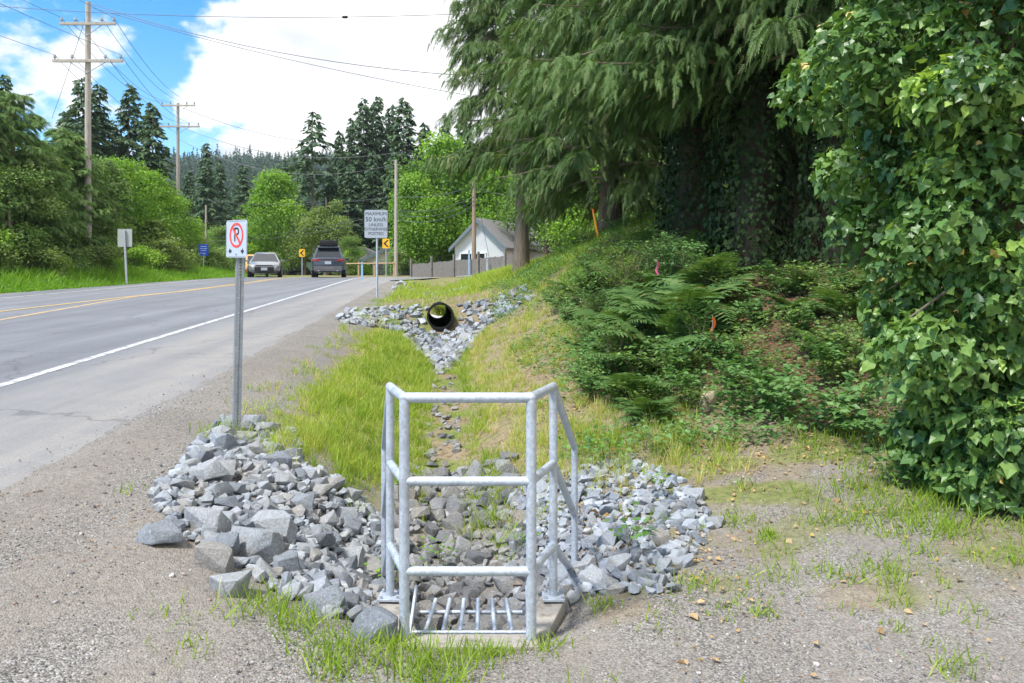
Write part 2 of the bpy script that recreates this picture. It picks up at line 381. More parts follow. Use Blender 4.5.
# ------------------------------------------------------------------ terrain
def zroad(Y):
    Y = np.asarray(Y, float)
    lin = .2 + .0318 * Y
    t = np.clip((Y - 36) / 12, 0, 1)
    flat = .2 + .0318 * 36 + .0318 * 12 * (t - .5 * t * t)
    return np.where(Y < 36, np.maximum(lin, .1), flat) - 0.000
def xd(Y): return .05 - .09 * np.minimum(np.asarray(Y, float), 46)      # ditch centre line
def xedge(Y): return xd(Y) - 2.55                                        # right edge of the asphalt
def xroad(Y, d):                                                         # a line d metres left of the road's zero line
    Y = np.asarray(Y, float)
    return -.085 * Y - d - .012 * np.clip(Y - 44, 0, 60) ** 2
UK = [-2.55, -1.7, -1.0, -.45, 0, .45, 1.0, 1.8, 2.8, 4, 6, 10, 20]
ROWS = {
 -12: [-.18, -.15, -.1, -.08, -.08, -.08, -.08, -.06, 0, .1, .3, .6, 1.2],
 3.55: [.31, .19, .07, -.01, -.03, -.03, -.03, -.02, .02, .1, .3, .6, 1.2],
 3.8: [.32, .22, .06, -.10, -.35, -.10, .0, .0, .04, .12, .3, .6, 1.2],
 4.15: [.33, .22, .02, -.42, -.62, -.44, -.03, .02, .06, .15, .35, .7, 1.3],
 5.0: [.36, .24, .02, -.40, -.58, -.42, -.08, .02, .12, .25, .5, .9, 1.7],
 6.5: [.41, .30, .09, -.20, -.34, -.20, .03, .15, .25, .45, .8, 1.4, 2.5],
 8: [.45, .32, .13, -.07, -.13, -.06, .13, .28, .45, .75, 1.2, 1.9, 3.0],
 10: [.52, .38, .2, .03, -.01, .05, .25, .48, .8, 1.15, 1.6, 2.3, 3.4],
 12.5: [.6, .5, .33, .15, .1, .18, .42, .75, 1.15, 1.55, 2.0, 2.7, 3.8],
 15: [.68, .6, .45, .28, .22, .3, .6, 1.05, 1.55, 2.05, 2.6, 3.2, 4.2],
 16.9: [.74, .68, .56, .40, .33, .40, .72, 1.22, 1.8, 2.4, 3.0, 3.6, 4.5],
 17.9: [.77, .84, .90, .93, .95, .98, 1.05, 1.35, 1.95, 2.6, 3.2, 3.8, 4.7],
 21: [.87, .92, 1.0, 1.05, 1.07, 1.1, 1.18, 1.45, 1.95, 2.6, 3.3, 3.9, 4.8],
 23: [.93, .88, .72, .5, .40, .55, .95, 1.4, 1.8, 2.3, 3.0, 3.6, 4.4],
 30: [1.15, 1.1, .9, .66, .58, .72, 1.1, 1.5, 1.8, 2.05, 2.4, 2.9, 3.4],
 37: [1.36, 1.3, 1.1, .9, .8, .9, 1.2, 1.5, 1.7, 1.9, 2.1, 2.4, 2.8],
 39.5: [1.41, 1.40, 1.38, 1.38, 1.38, 1.4, 1.44, 1.5, 1.6, 1.75, 1.9, 2.2, 2.5],
 48: [1.54, 1.54, 1.54, 1.54, 1.54, 1.56, 1.58, 1.6, 1.65, 1.7, 1.8, 1.9, 2.0],
 62: [1.55] * 6 + [1.56, 1.57, 1.6, 1.6, 1.65, 1.7, 1.75],
}
UK2 = [-2.55, -1.7, -1.0, -.62, -.45, 0, .22, .45, .62, 1.0, 1.8, 2.8, 4, 6, 10, 20]
for k in list(ROWS): ROWS[k] = list(np.interp(UK2, UK, ROWS[k]))
for k, v in {3.8: [-.02, -.03, -.38, -.38, -.06, -.02, -.01], 4.15: [-.04, -.10, -.62, -.60, -.18, -.06, -.02], 4.6: [-.10, -.26, -.62, -.60, -.32, -.18, -.05]}.items():
    if k == 4.6: ROWS[k] = [a * .5 + b * .5 for a, b in zip(ROWS[4.15], ROWS[5.0])]
    ROWS[k][3:10] = v
UK = UK2
_ug = np.arange(-2.55, 20.01, .05); _yg = np.arange(-12, 62.01, .1)
_rk = sorted(ROWS)
_tab = np.stack([np.interp(_ug, UK, ROWS[k]) for k in _rk])
TAB = np.stack([np.interp(_yg, _rk, _tab[:, j]) for j in range(len(_ug))], axis=1)
def _blur(A, s, ax):
    k = np.exp(-.5 * (np.arange(-int(3 * s) - 1, int(3 * s) + 2) / s) ** 2); k /= k.sum(); h = len(k) // 2
    P = np.pad(A, [(h, h) if i == ax else (0, 0) for i in range(2)], mode='edge')
    return sum(k[i] * (P[i:i + A.shape[0]] if ax == 0 else P[:, i:i + A.shape[1]]) for i in range(len(k)))
TAB = _blur(_blur(TAB, 1.1, 0), 2.0, 1)
def lookup(u, Y):
    a = np.clip((u + 2.55) / .05, 0, len(_ug) - 1.001); b = np.clip((Y + 12) / .1, 0, len(_yg) - 1.001)
    i, j = b.astype(int), a.astype(int); fi, fj = b - i, a - j
    return (TAB[i, j] * (1 - fj) + TAB[i, j + 1] * fj) * (1 - fi) + (TAB[i + 1, j] * (1 - fj) + TAB[i + 1, j + 1] * fj) * fi
def zt(X, Y):
    """height of the ground"""
    X = np.asarray(X, float); Y = np.asarray(Y, float)
    u = X - xd(Y); zr = zroad(Y)
    right = lookup(u, Y)
    dl = -(X + .085 * Y)                               # metres left of the zero line
    left = zr + .30 * sstep(13.2, 19, dl) + .02 * np.clip(dl - 17, 0, 30)
    z = np.where(u > -2.55, right, zr - .03)
    z = np.where((u < -8) & (Y < 60), np.where(dl > 12.2, left - .03, zr - .03), z)
    far = 1.58 + .15 * fbm(X * .02, Y * .02, 4)
    z = z + (far - z) * sstep(52, 62, Y)
    z = z + (94 + 26 * fbm(X * .004 + 3.1, Y * .003, 9)) * sstep(170, 820, Y)
    rough = np.where(u > -2.5, .035 * (fbm(X * 1.7, Y * 1.7, 2) - .5) + .018 * (fbm(X * 7, Y * 7, 5, 3) - .5), 0) * (Y < 60)
    return z + rough * sstep(-2.5, -2.0, u)
def nz(X, Y, e=.06):
    gx = (zt(X + e, Y) - zt(X - e, Y)) / (2 * e); gy = (zt(X, Y + e) - zt(X, Y - e)) / (2 * e)
    n = np.stack([-gx, -gy, np.ones_like(gx)], -1); return n / np.linalg.norm(n, axis=-1, keepdims=True)

def ground_weights(X, Y):
    u = X - xd(Y)
    n = fbm(X * .9, Y * .9, 21); n2 = fbm(X * 3.1, Y * 3.1, 33)
    # dark brown leaf litter under the big trees
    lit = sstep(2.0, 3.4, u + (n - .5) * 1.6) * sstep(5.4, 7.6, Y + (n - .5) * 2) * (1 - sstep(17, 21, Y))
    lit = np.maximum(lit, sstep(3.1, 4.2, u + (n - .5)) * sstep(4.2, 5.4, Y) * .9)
    # soil with moss and dry grass on the ditch sides and the mound
    soil = sstep(6.0, 7.4, Y + (n2 - .5) * 1.4) * sstep(-1.75, -1.25, u + (n2 - .5) * .5)
    soil = np.maximum(soil, sstep(1.0, 1.8, u + (n - .5) * 1.4) * sstep(4.4, 6.2, Y + (n2 - .5) * 3) * .8)
    soil = np.maximum(soil, (u < -11) * 1.0)
    soil = np.maximum(soil, (Y > 55) * 1.0); lit = np.where(Y > 110, 1.0, lit * (Y < 60))
    soil = np.maximum(soil, .55 * sstep(.52, .62, n) * (Y < 5.5) * (u > .7))
    green = soil * sstep(.40, .58, n2) * (1 - lit) * np.where((u > .35) & (Y > 6.5) & (Y < 30), .3, 1)
    green = np.maximum(green, (u < -11) * .9)
    return np.clip(soil, 0, 1), np.clip(green, 0, 1), np.clip(lit, 0, 1)

def ground_mat():
    m, nt, out = new_mat('ground'); b = principled(nt, out, rough=.95, spec=.15)
    geo = nt.nodes.new('ShaderNodeNewGeometry'); P = geo.outputs['Position']
    def att(n):
        a = nt.nodes.new('ShaderNodeAttribute'); a.attribute_name = n; return a.outputs['Fac']
    vo = nt.nodes.new('ShaderNodeTexVoronoi'); vo.inputs['Scale'].default_value = 115; nt.links.new(P, vo.inputs['Vector'])
    bw = nt.nodes.new('ShaderNodeRGBToBW'); nt.links.new(vo.outputs['Color'], bw.inputs[0])
    pc = nt.nodes.new('ShaderNodeValToRGB')
    ramp(pc, [(.085, .085, .085), (.185, .18, .175), (.235, .22, .20), (.265, .268, .27), (.40, .40, .40)], [.2, .4, .55, .7, .88]); nt.links.new(bw.outputs[0], pc.inputs[0])
    fine, ff = noise_col(nt, [(.175, .161, .143), (.308, .287, .258)], 30, 7, vec=P)
    mp = nt.nodes.new('ShaderNodeMapping'); mp.inputs['Rotation'].default_value = (0, 0, -.09); mp.inputs['Scale'].default_value = (1, .22, 1); nt.links.new(P, mp.inputs[0])
    broad, _ = noise_col(nt, [(0, 0, 0), (1, 1, 1)], 1.5, 6, pos=[.38, .58], vec=mp.outputs[0])
    bm_ = nt.nodes.new('ShaderNodeMath'); bm_.operation = 'MULTIPLY'; bm_.inputs[1].default_value = .7; nt.links.new(broad, bm_.inputs[0])
    grav = mixc(nt, bm_.outputs[0], pc.outputs[0], fine)
    wet, _ = noise_col(nt, [(.82, .80, .78), (1.1, 1.08, 1.05)], .8, 6, vec=P); grav = mixc(nt, 1, grav, wet, 'MULTIPLY')
    soil, _ = noise_col(nt, [(.10, .075, .05), (.21, .16, .105), (.29, .235, .155), (.16, .12, .08)], 14, 8, vec=P)
    green, _ = noise_col(nt, [(.07, .085, .03), (.16, .20, .05), (.24, .24, .09)], 22, 7, vec=P)
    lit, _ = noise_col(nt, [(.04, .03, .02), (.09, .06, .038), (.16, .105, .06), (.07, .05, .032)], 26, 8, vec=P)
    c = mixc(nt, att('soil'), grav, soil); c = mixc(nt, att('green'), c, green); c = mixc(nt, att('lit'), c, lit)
    nt.links.new(c, b.inputs['Base Color'])
    h = nt.nodes.new('ShaderNodeMath'); h.operation = 'SUBTRACT'; nt.links.new(ff, h.inputs[0]); nt.links.new(vo.outputs['Distance'], h.inputs[1])
    bump(nt, b, h.outputs[0], .7, .008)
    return m
MT['ground'] = ground_mat()

def build_ground():
    ys = np.concatenate([np.arange(-40, 2, 3.), np.arange(2, 9, .06), np.arange(9, 20, .11), np.arange(20, 48, .35), np.arange(48, 70, 1.2), np.geomspace(70, 3200, 46)])
    us = np.concatenate([-np.geomspace(1600, 20, 26), np.arange(-19, -3, .6), np.arange(-3, 5.5, .06), np.arange(5.5, 9, .25), np.geomspace(9, 1600, 34)])
    U, Y = np.meshgrid(us, ys); X = xd(Y) + U
    Z = zt(X, Y); n = len(us); k = len(ys)
    # the concrete inlet box is a real hole-like dip; drop the ground inside it
    idx = (np.arange(k - 1)[:, None] * n + np.arange(n - 1)[None]).ravel()
    Fq = np.stack([idx, idx + 1, idx + n + 1, idx + n], 1)
    V = np.stack([X, Y, Z], -1).reshape(-1, 3); C = V[Fq].mean(1)
    t = np.clip((C[:, 1] - 16.95) / 5.95, -.2, 1.1)      # the culvert passes through the mound: open the sheet where the pipe is
    inside = (C[:, 1] > 16.4) & (C[:, 1] < 23.3) & ((C[:, 0] + 1.525 + .62 * t) ** 2 + (C[:, 2] - .735 + .10 * t) ** 2 < .262 ** 2)
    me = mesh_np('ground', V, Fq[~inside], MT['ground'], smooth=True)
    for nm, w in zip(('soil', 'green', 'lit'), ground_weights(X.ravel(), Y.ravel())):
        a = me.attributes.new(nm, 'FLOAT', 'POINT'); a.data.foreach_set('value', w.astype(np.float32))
    tag(link('ground', me), 'gravel and soil ground with a shallow ditch', 'ground', kind='structure')
build_ground()

# ------------------------------------------------------------------ road, markings, side apron
def asphalt_mat():
    m, nt, out = new_mat('asphalt'); b = principled(nt, out, rough=.82, spec=.35)
    geo = nt.nodes.new('ShaderNodeNewGeometry'); P = geo.outputs['Position']
    mp = nt.nodes.new('ShaderNodeMapping'); mp.inputs['Rotation'].default_value = (0, 0, -.085); mp.inputs['Scale'].default_value = (1, .05, 1); nt.links.new(P, mp.inputs[0])
    base, f = noise_col(nt, [(.150, .158, .172), (.205, .214, .232)], 42, 6, vec=P)
    streak, _ = noise_col(nt, [(.70, .71, .73), (1.10, 1.11, 1.12)], 1.6, 6, vec=mp.outputs[0]); c = mixc(nt, 1, base, streak, 'MULTIPLY')
    blot, _ = noise_col(nt, [(.9, .9, .9), (1.08, 1.08, 1.08)], .5, 6, vec=P); c = mixc(nt, 1, c, blot, 'MULTIPLY')
    # dusty paved shoulder: grit carried over from the gravel, wear with its own shape
    a = nt.nodes.new('ShaderNodeAttribute'); a.attribute_name = 'dust'
    dn, _ = noise_col(nt, [(0, 0, 0), (1, 1, 1)], 2.2, 8, pos=[.36, .6], vec=mp.outputs[0])
    dn2, _ = noise_col(nt, [(.7, .7, .7), (1, 1, 1)], 3, 8, pos=[.36, .6], vec=P)
    dm = mixc(nt, 1, mixc(nt, 1, a.outputs['Fac'], dn2, 'MULTIPLY'), mixc(nt, .5, dn, (1, 1, 1)), 'MULTIPLY')
    dust, _ = noise_col(nt, [(.225, .215, .205), (.33, .315, .295)], 55, 6, vec=P)
    c = mixc(nt, dm, c, dust)
    vo = nt.nodes.new('ShaderNodeTexVoronoi'); vo.inputs['Scale'].default_value = 16; nt.links.new(P, vo.inputs['Vector'])
    sp = nt.nodes.new('ShaderNodeMath'); sp.operation = 'LESS_THAN'; sp.inputs[1].default_value = .09; nt.links.new(vo.outputs['Distance'], sp.inputs[0])
    sm = mixc(nt, 1, sp.outputs[0], a.outputs['Fac'], 'MULTIPLY')
    c = mixc(nt, sm, c, (.10, .10, .10)); vc = nt.nodes.new('ShaderNodeTexVoronoi'); vc.feature = 'DISTANCE_TO_EDGE'; vc.inputs['Scale'].default_value = .33
    wn = nt.nodes.new('ShaderNodeTexNoise'); wn.inputs['Scale'].default_value = 1.6; wn.inputs['Detail'].default_value = 5; nt.links.new(P, wn.inputs['Vector'])
    wv = nt.nodes.new('ShaderNodeVectorMath'); wv.operation = 'MULTIPLY_ADD'; wv.inputs[1].default_value = (1.1, 1.1, 0); nt.links.new(wn.outputs['Color'], wv.inputs[0]); nt.links.new(P, wv.inputs[2]); nt.links.new(wv.outputs[0], vc.inputs['Vector'])
    lt = nt.nodes.new('ShaderNodeMapRange'); lt.inputs['From Min'].default_value = .0; lt.inputs['From Max'].default_value = .010; lt.inputs['To Min'].default_value = .55; lt.inputs['To Max'].default_value = 0; nt.links.new(vc.outputs['Distance'], lt.inputs['Value'])
    c = mixc(nt, lt.outputs[0], c, (.07, .07, .075)); nt.links.new(c, b.inputs['Base Color'])
    bump(nt, b, f, .35, .006); return m
MT['asphalt'] = asphalt_mat()
def strip(name, Ys, dl, dr, off, mat, dust=None, jit=0):
    Ys = np.asarray(Ys, float)
    k = len(dl(Ys).shape) and None
    L_, R_ = xroad(Ys, dl(Ys)), xroad(Ys, dr(Ys)); ns = 26 if dust else 2
    t = np.linspace(0, 1, ns)
    X = L_[:, None] * (1 - t) + R_[:, None] * t; Y = np.repeat(Ys[:, None], ns, 1)
    if jit: X[:, -1] += jit * (fbm(Ys * 2.3, Ys * 0, 8) - .5) * 2 + .5 * jit * (fbm(Ys * 9, Ys * 0, 3) - .5)
    Z = zroad(Y) + off
    if dust: Z[:, -1] -= .05
    idx = (np.arange(len(Ys) - 1)[:, None] * ns + np.arange(ns - 1)[None]).ravel()
    me = mesh_np(name, np.stack([X, Y, Z], -1).reshape(-1, 3), np.stack([idx, idx + 1, idx + ns + 1, idx + ns], 1), mat, smooth=True)
    if dust:
        d = -(X + .085 * Y); a = me.attributes.new('dust', 'FLOAT', 'POINT'); a.data.foreach_set('value', np.clip(sstep(4.75, 3.9, d) * .85 + .5 * sstep(3.2, 2.5, d), 0, 1).ravel().astype(np.float32))
    return link(name, me)
YR = np.concatenate([np.arange(-40, 3, 2.), np.arange(3, 20, .1), np.arange(20, 62, .3), np.arange(62, 85, 1.5)])
c_ = lambda v: (lambda Y: np.full_like(Y, v))
ip = lambda ys, ds, o=0: (lambda Y: np.interp(Y, ys, ds) + o)
EL = ([20, 26, 32.5, 39.4, 48], [14.9, 14.5, 13.2, 12.1, 11.8])
tag(strip('road', YR, ip(*EL), c_(2.42), 0, MT['asphalt'], dust=True, jit=.17), 'grey two lane asphalt road climbing away', 'road', kind='structure')
def marking(name, ys, ds, w, col, y0, y1, off=.004):
    m = MT.get(col) or MT.setdefault(col, None)
    o = strip(name, np.arange(y0, y1, .35), ip(ys, ds, w / 2), ip(ys, ds, -w / 2), off, MT[col]); tag(o, kind='structure'); return o
def line_mat(name, col, wear):
    m, nt, out = new_mat(name); b = principled(nt, out, rough=.7, spec=.3)
    geo = nt.nodes.new('ShaderNodeNewGeometry')
    c, _ = noise_col(nt, [(.24, .24, .25), col, tuple(min(1, x * 1.08) for x in col)], 9, 8, pos=[wear, wear + .12, .7], vec=geo.outputs['Position'], rough=.7)
    nt.links.new(c, b.inputs['Base Color']); return m
MT['line_white'] = line_mat('line_white', (.50, .51, .53), .40); MT['line_yellow'] = line_mat('line_yellow', (.58, .40, .13), .32)
MT['line_yellow2'] = line_mat('line_yellow_worn', (.52, .36, .15), .40)
for nm, a in {'white_line': (([0, 60], [4.6, 4.6]), .13, 'line_white', -30, 60), 'white_line.': (([20, 23.3, 28, 38, 48], [13.2, 13.0, 12.5, 11.5, 11.2]), .12, 'line_white', -30, 60),
              'yellow_line': (([10, 16, 24, 28, 36], [8.6, 8.97, 9.45, 8.9, 8.35]), .13, 'line_yellow2', -20, 60), 'yellow_line.': (([10, 18.3, 24, 27, 36], [10.9, 10.2, 9.6, 9.1, 8.6]), .12, 'line_yellow', -20, 60)}.items():
    o = marking(nm.rstrip('.'), *a[0], *a[1:], off=.004 if '.' not in nm else .0075)
# paved mouth of the side drive that meets the road near the crest
def apron():
    ys = np.linspace(37.6, 44.6, 24); V = []; Fq = []
    for i, y in enumerate(ys):
        xr = np.interp(y, [37.6, 38.6, 40, 43, 44.6], [-5.6, -5.2, -4.6, -4.1, -3.9]); xl = float(xroad(y, 2.6))
        for t in np.linspace(0, 1, 8):
            x = xl + (xr - xl) * t; V.append((x, y, max(float(zroad(y)) + .003, float(zt(x, y)) + .03)))
    idx = (np.arange(23)[:, None] * 8 + np.arange(7)[None]).ravel()
    me = mesh_np('side_drive', np.array(V), np.stack([idx, idx + 1, idx + 9, idx + 8], 1), MT['asphalt'], smooth=True)
    a = me.attributes.new('dust', 'FLOAT', 'POINT'); a.data.foreach_set('value', np.full(len(V), .4, np.float32))
    tag(link('side_drive', me), 'grey paved mouth of a side drive meeting the road', 'driveway', kind='structure')
apron()

# ------------------------------------------------------------------ rocks
def ico(sub):
    bm = bmesh.new(); bmesh.ops.create_icosphere(bm, subdivisions=sub, radius=1)
    V = np.array([v.co[:] for v in bm.verts]); bm.verts.index_update(); Fc = np.array([[v.index for v in f.verts] for f in bm.faces]); bm.free(); return V, Fc
def rock_shape(seed, bev, n=13):
    """broken stone: the hull of a few random points, its edges slightly worn"""
    r = np.random.RandomState(seed); box = np.array([1, r.uniform(.6, .9), r.uniform(.42, .72)])
    P = r.uniform(-1, 1, (n, 3)); P /= (np.abs(P) ** 7).sum(1, keepdims=True) ** (1 / 7); P = P * r.uniform(.84, 1.0, (n, 1)) * box
    bm = bmesh.new(); [bm.verts.new(p) for p in P]
    h = bmesh.ops.convex_hull(bm, input=bm.verts[:]); 
    bmesh.ops.delete(bm, geom=[v for v in bm.verts if not v.link_faces], context='VERTS')
    bmesh.ops.dissolve_limit(bm, angle_limit=R(20), verts=bm.verts[:], edges=bm.edges[:])
    if bev: bmesh.ops.bevel(bm, geom=bm.edges[:], offset=bev, segments=2, affect='EDGES', profile=.6)
    bmesh.ops.triangulate(bm, faces=bm.faces[:])
    if bev:
        bmesh.ops.subdivide_edges(bm, edges=[e for e in bm.edges if e.calc_length() > .35], cuts=2, use_grid_fill=True); bmesh.ops.triangulate(bm, faces=bm.faces[:])
        k = r.normal(size=(5, 3)) * 4; ph = r.uniform(0, 6, 5)
        for v in bm.verts:
            c = np.array(v.co); v.co *= 1 + .018 * float(np.sin(k @ c + ph).sum())
    bm.verts.index_update(); V = np.array([v.co[:] for v in bm.verts]); Fc = np.array([[v.index for v in f.verts] for f in bm.faces]); bm.free()
    return V, Fc
NR = 20
ROCKS = [rock_shape(100 + i, .03, 15 + i % 8) for i in range(NR)]
ROCKS_LO = [rock_shape(100 + i, 0, 15 + i % 8) for i in range(NR)]
ROCK_ME = []
for i, (V, Fc) in enumerate(ROCKS):
    me = mesh_np('rock', V, Fc, MT['rock'], tint=np.zeros(len(V)), smooth=True)
    try: me.set_sharp_from_angle(angle=R(28))
    except Exception: pass
    ROCK_ME.append(me)
def rot_mats(r, n, tilt=.45):
    a = r.uniform(0, 2 * np.pi, n); tx = r.normal(0, tilt, n); ty = r.normal(0, tilt, n)
    M = np.zeros((n, 3, 3))
    for i in range(n): M[i] = np.array(Matrix.Rotation(a[i], 3, 'Z') @ Matrix.Rotation(tx[i], 3, 'X') @ Matrix.Rotation(ty[i], 3, 'Y'))
    return M
rocks = []      # (x, y, z, size, region)
rr = np.random.RandomState(3)
def drop(xmin, xmax, ymin, ymax, inside, sizes, n, region, lift=.25, pack=.62):
    """biggest first, rejecting rocks that would sit mostly inside another"""
    S = np.sort(rr.choice(sizes, n) * rr.uniform(.8, 1.25, n))[::-1]
    for s in S:
        for _ in range(30):
            x, y = rr.uniform(xmin, xmax), rr.uniform(ymin, ymax)
            if not inside(x, y): continue
            near = [(q[0] - x) ** 2 + (q[1] - y) ** 2 < ((q[3] + s) * pack) ** 2 for q in rocks[-700:] if q[4] == region]
            if any(near): continue
            rocks.append((x, y, float(zt(x, y)) + s * lift, s, region)); break
def uu(x, y): return x - float(xd(y))
# named boulders read off the photograph: (px, py of the middle, width in pixels, depth)
BIG = [(160, 536, 46, 4.75, 'pale boulder at the outer corner of the rock pile, on bare gravel', 3),
       (206, 524, 52, 4.95, 'broad brownish boulder leaning behind the corner boulder', 5),
       (253, 549, 58, 4.45, 'large flat-topped blue grey boulder at the front of the left pile', 9),
       (214, 562, 42, 4.35, 'white-faced split boulder in front of the flat-topped one', 6),
       (228, 586, 44, 4.12, 'low slab rock at the very front edge of the left pile', 12),
       (375, 612, 56, 3.72, 'rounded dull grey boulder set against the concrete inlet wall', 2),
       (222, 447, 34, 6.55, 'dark block at the foot of the parking sign post', 7),
       (190, 466, 24, 6.2, 'grey cube-like rock at the top edge of the rock pile', 8),
       (227, 477, 36, 5.9, 'leaning grey slab near the top of the rock pile', 10),
       (254, 452, 24, 6.4, 'small white rock beside the dark block by the post', 1),
       (277, 463, 30, 6.2, 'pale wedge rock high on the left pile', 4),
       (715, 523, 22, 5.35, 'pale rock alone at the right tip of the rock apron', 11),
       (300, 505, 30, 5.3, 'dark angular rock in the middle of the left pile', 13),
       (350, 560, 30, 4.4, 'long dark slab tilting down beside the railing', 14)]
EXTRA = []
for (px, py, w, Y, lab, k) in BIG:
    for Y in np.arange(3.2, 8, .02):          # walk out until the boulder standing on the ground meets its pixel
        x = (px - 512) * Y / F; s = w * Y / F / 2 * 1.04; z = float(zt(x, Y)) + s * .26
        if k == 2: Y = 3.60; x = (px - 512) * Y / F; s = .105; z = .02; break
        if EYE - (py - 276) * Y / F <= z: break
    rocks.append((x, float(Y), z, s, 'big')); EXTRA.append((lab, k))
NB = len(rocks)
def left_in(x, y):
    px = 512 + F * x / y; u = uu(x, y)
    if (x + 2.27) ** 2 + (y - 6.55) ** 2 < .10 ** 2: return False
    if not (3.75 < y < 7.0 and -2.3 < u < -.12): return False
    if px < np.interp(y, [3.75, 4.2, 4.5, 4.8, 5.6, 7], [330, 235, 165, 150, 185, 225]) or px > np.interp(y, [3.75, 5.8, 6.4, 7], [420, 400, 330, 290]): return False
    if y > 6.2 and u > -1.2: return False
    return not any((q[0] - x) ** 2 + (q[1] - y) ** 2 < (q[3] * .75) ** 2 for q in rocks[:NB])
drop(-3.2, 0, 3.8, 7.0, left_in, [.135, .115], 9, 'left', .3)
drop(-3.2, 0, 3.8, 7.0, left_in, [.088, .07, .055], 84, 'left', .4)
drop(-3.2, 0, 3.8, 7.0, left_in, [.052, .04, .03], 900, 'left', .5, .44)
def mid_in(x, y):
    u = uu(x, y); return -.55 < u < .6 and 3.98 < y < 7.3
drop(-1, 1, 3.98, 7.3, mid_in, [.105, .09, .075], 110, 'mid', .2)
drop(-1, 1, 3.98, 7.6, mid_in, [.055, .045, .035], 420, 'mid', .3, .44)
def right_in(x, y):
    u = uu(x, y); yy = (y - 4.1) / 2.6
    return .3 < u < .55 + 1.2 * math.sin(max(.05, min(1, yy)) * math.pi * .62 + .45) and 4.05 < y < 6.5
drop(0, 2.2, 4.05, 6.5, right_in, [.075, .062, .052], 80, 'right', .3)
drop(0, 2.2, 4.05, 6.5, right_in, [.042, .035, .028], 620, 'right', .4, .5)
def cul_in(x, y):
    u = uu(x, y)
    if abs(x + 1.53) < .36 and y > 16.9: return False
    if y > 15.9: return -2.2 < u < 1.85 and y < 17.9
    return abs(u) < .12 + .75 * max(0, (y - 12.6) / 3.3) and y > 12.6
drop(-4, 1, 12.6, 17.9, cul_in, [.135, .115, .10], 80, 'culvert', .2)
drop(-4, 1, 12.6, 17.9, cul_in, [.085, .07, .055], 420, 'culvert', .35, .5)
def far_in(x, y):
    u = uu(x, y); return -2.1 < u < .9
drop(-6, 0, 29, 36, far_in, [.17, .13], 44, 'far', .25)
drop(-1.3, .2, 7.4, 12.5, lambda x, y: abs(uu(x, y)) < .17, [.05, .04, .03], 60, 'bed', .3)

LAB = {'left': 'angular grey rock in the pile between the road shoulder and the railing', 'mid': 'shade-toned grey rock on the ditch floor behind the railing bars',
       'right': 'broken pale stone on the apron right of the railing', 'culvert': 'pale grey rock packed around the black culvert mouth',
       'far': 'white grey rock beside the far culvert beyond the mound', 'bed': 'small stone in the dry channel between the grass'}
GRP = {'left': 'rocks piled left of the railing', 'mid': 'rocks on the ditch floor', 'right': 'stones on the apron right of the railing', 'culvert': 'rocks around the culvert mouth', 'far': 'rocks by the far culvert', 'bed': 'stones in the dry channel'}
order = sorted(range(len(rocks)), key=lambda i: -(rocks[i][3] / rocks[i][1]) - (10 if i < NB else 0))
single = order[:285]; rest = order[285:]
for q in single:
    x, y, z, s, reg = rocks[q]
    k = EXTRA[q][1] if q < NB else rr.randint(NR)
    o = link('riprap_rock', ROCK_ME[k]); o.location = (x, y, z)
    o.scale = (s * rr.uniform(.92, 1.1), s * rr.uniform(.9, 1.1), s * (1.35 if q < NB else rr.uniform(.95, 1.3)))
    if reg == 'mid': o.material_slots[0].link = 'OBJECT'; o.material_slots[0].material = MT['rock_shaded']  # ditch floor rocks take the colour with shade painted in
    big = q < NB
    o.rotation_euler = (rr.normal(0, .12 if big else .4), rr.normal(0, .12 if big else .4), rr.uniform(-.4, .4) if big else rr.uniform(0, 6.28))
    if big: tag(o, EXTRA[q][0], 'rock', 'marker boulders of the riprap')
    else: tag(o, LAB[reg], 'rock', GRP[reg])
def rubble(name, label, ids_, mat):
    Vs, Fs, Ts, n0 = [], [], [], 0
    for k in range(NR):
        ids = [q for i, q in enumerate(ids_) if i % NR == k]
        if not ids: continue
        A = np.array([rocks[q][:4] for q in ids]); M = rot_mats(rr, len(ids)) * A[:, 3][:, None, None]
        V, Fl = scatter(*ROCKS_LO[k], M, A[:, :3]); Vs.append(V); Fs.append(Fl[0] + n0); n0 += len(V)
        Ts.append(np.repeat(rr.uniform(0, 1, len(ids)), len(ROCKS_LO[k][0])))
    me = mesh_np(name, np.concatenate(Vs), np.concatenate(Fs), mat, np.concatenate(Ts), smooth=True)
    try: me.set_sharp_from_angle(angle=R(24))
    except Exception: pass
    tag(link(name, me), label, 'rubble', kind='stuff')
rubble('riprap_rubble', 'small broken grey rubble filling the gaps of the riprap', [q for q in rest if rocks[q][4] not in ('mid', 'bed')], MT['rock'])
rubble('shade_toned_rubble', 'shade-toned darker rubble on the ditch floor', [q for q in rest if rocks[q][4] in ('mid', 'bed')], MT['rock_shaded'])

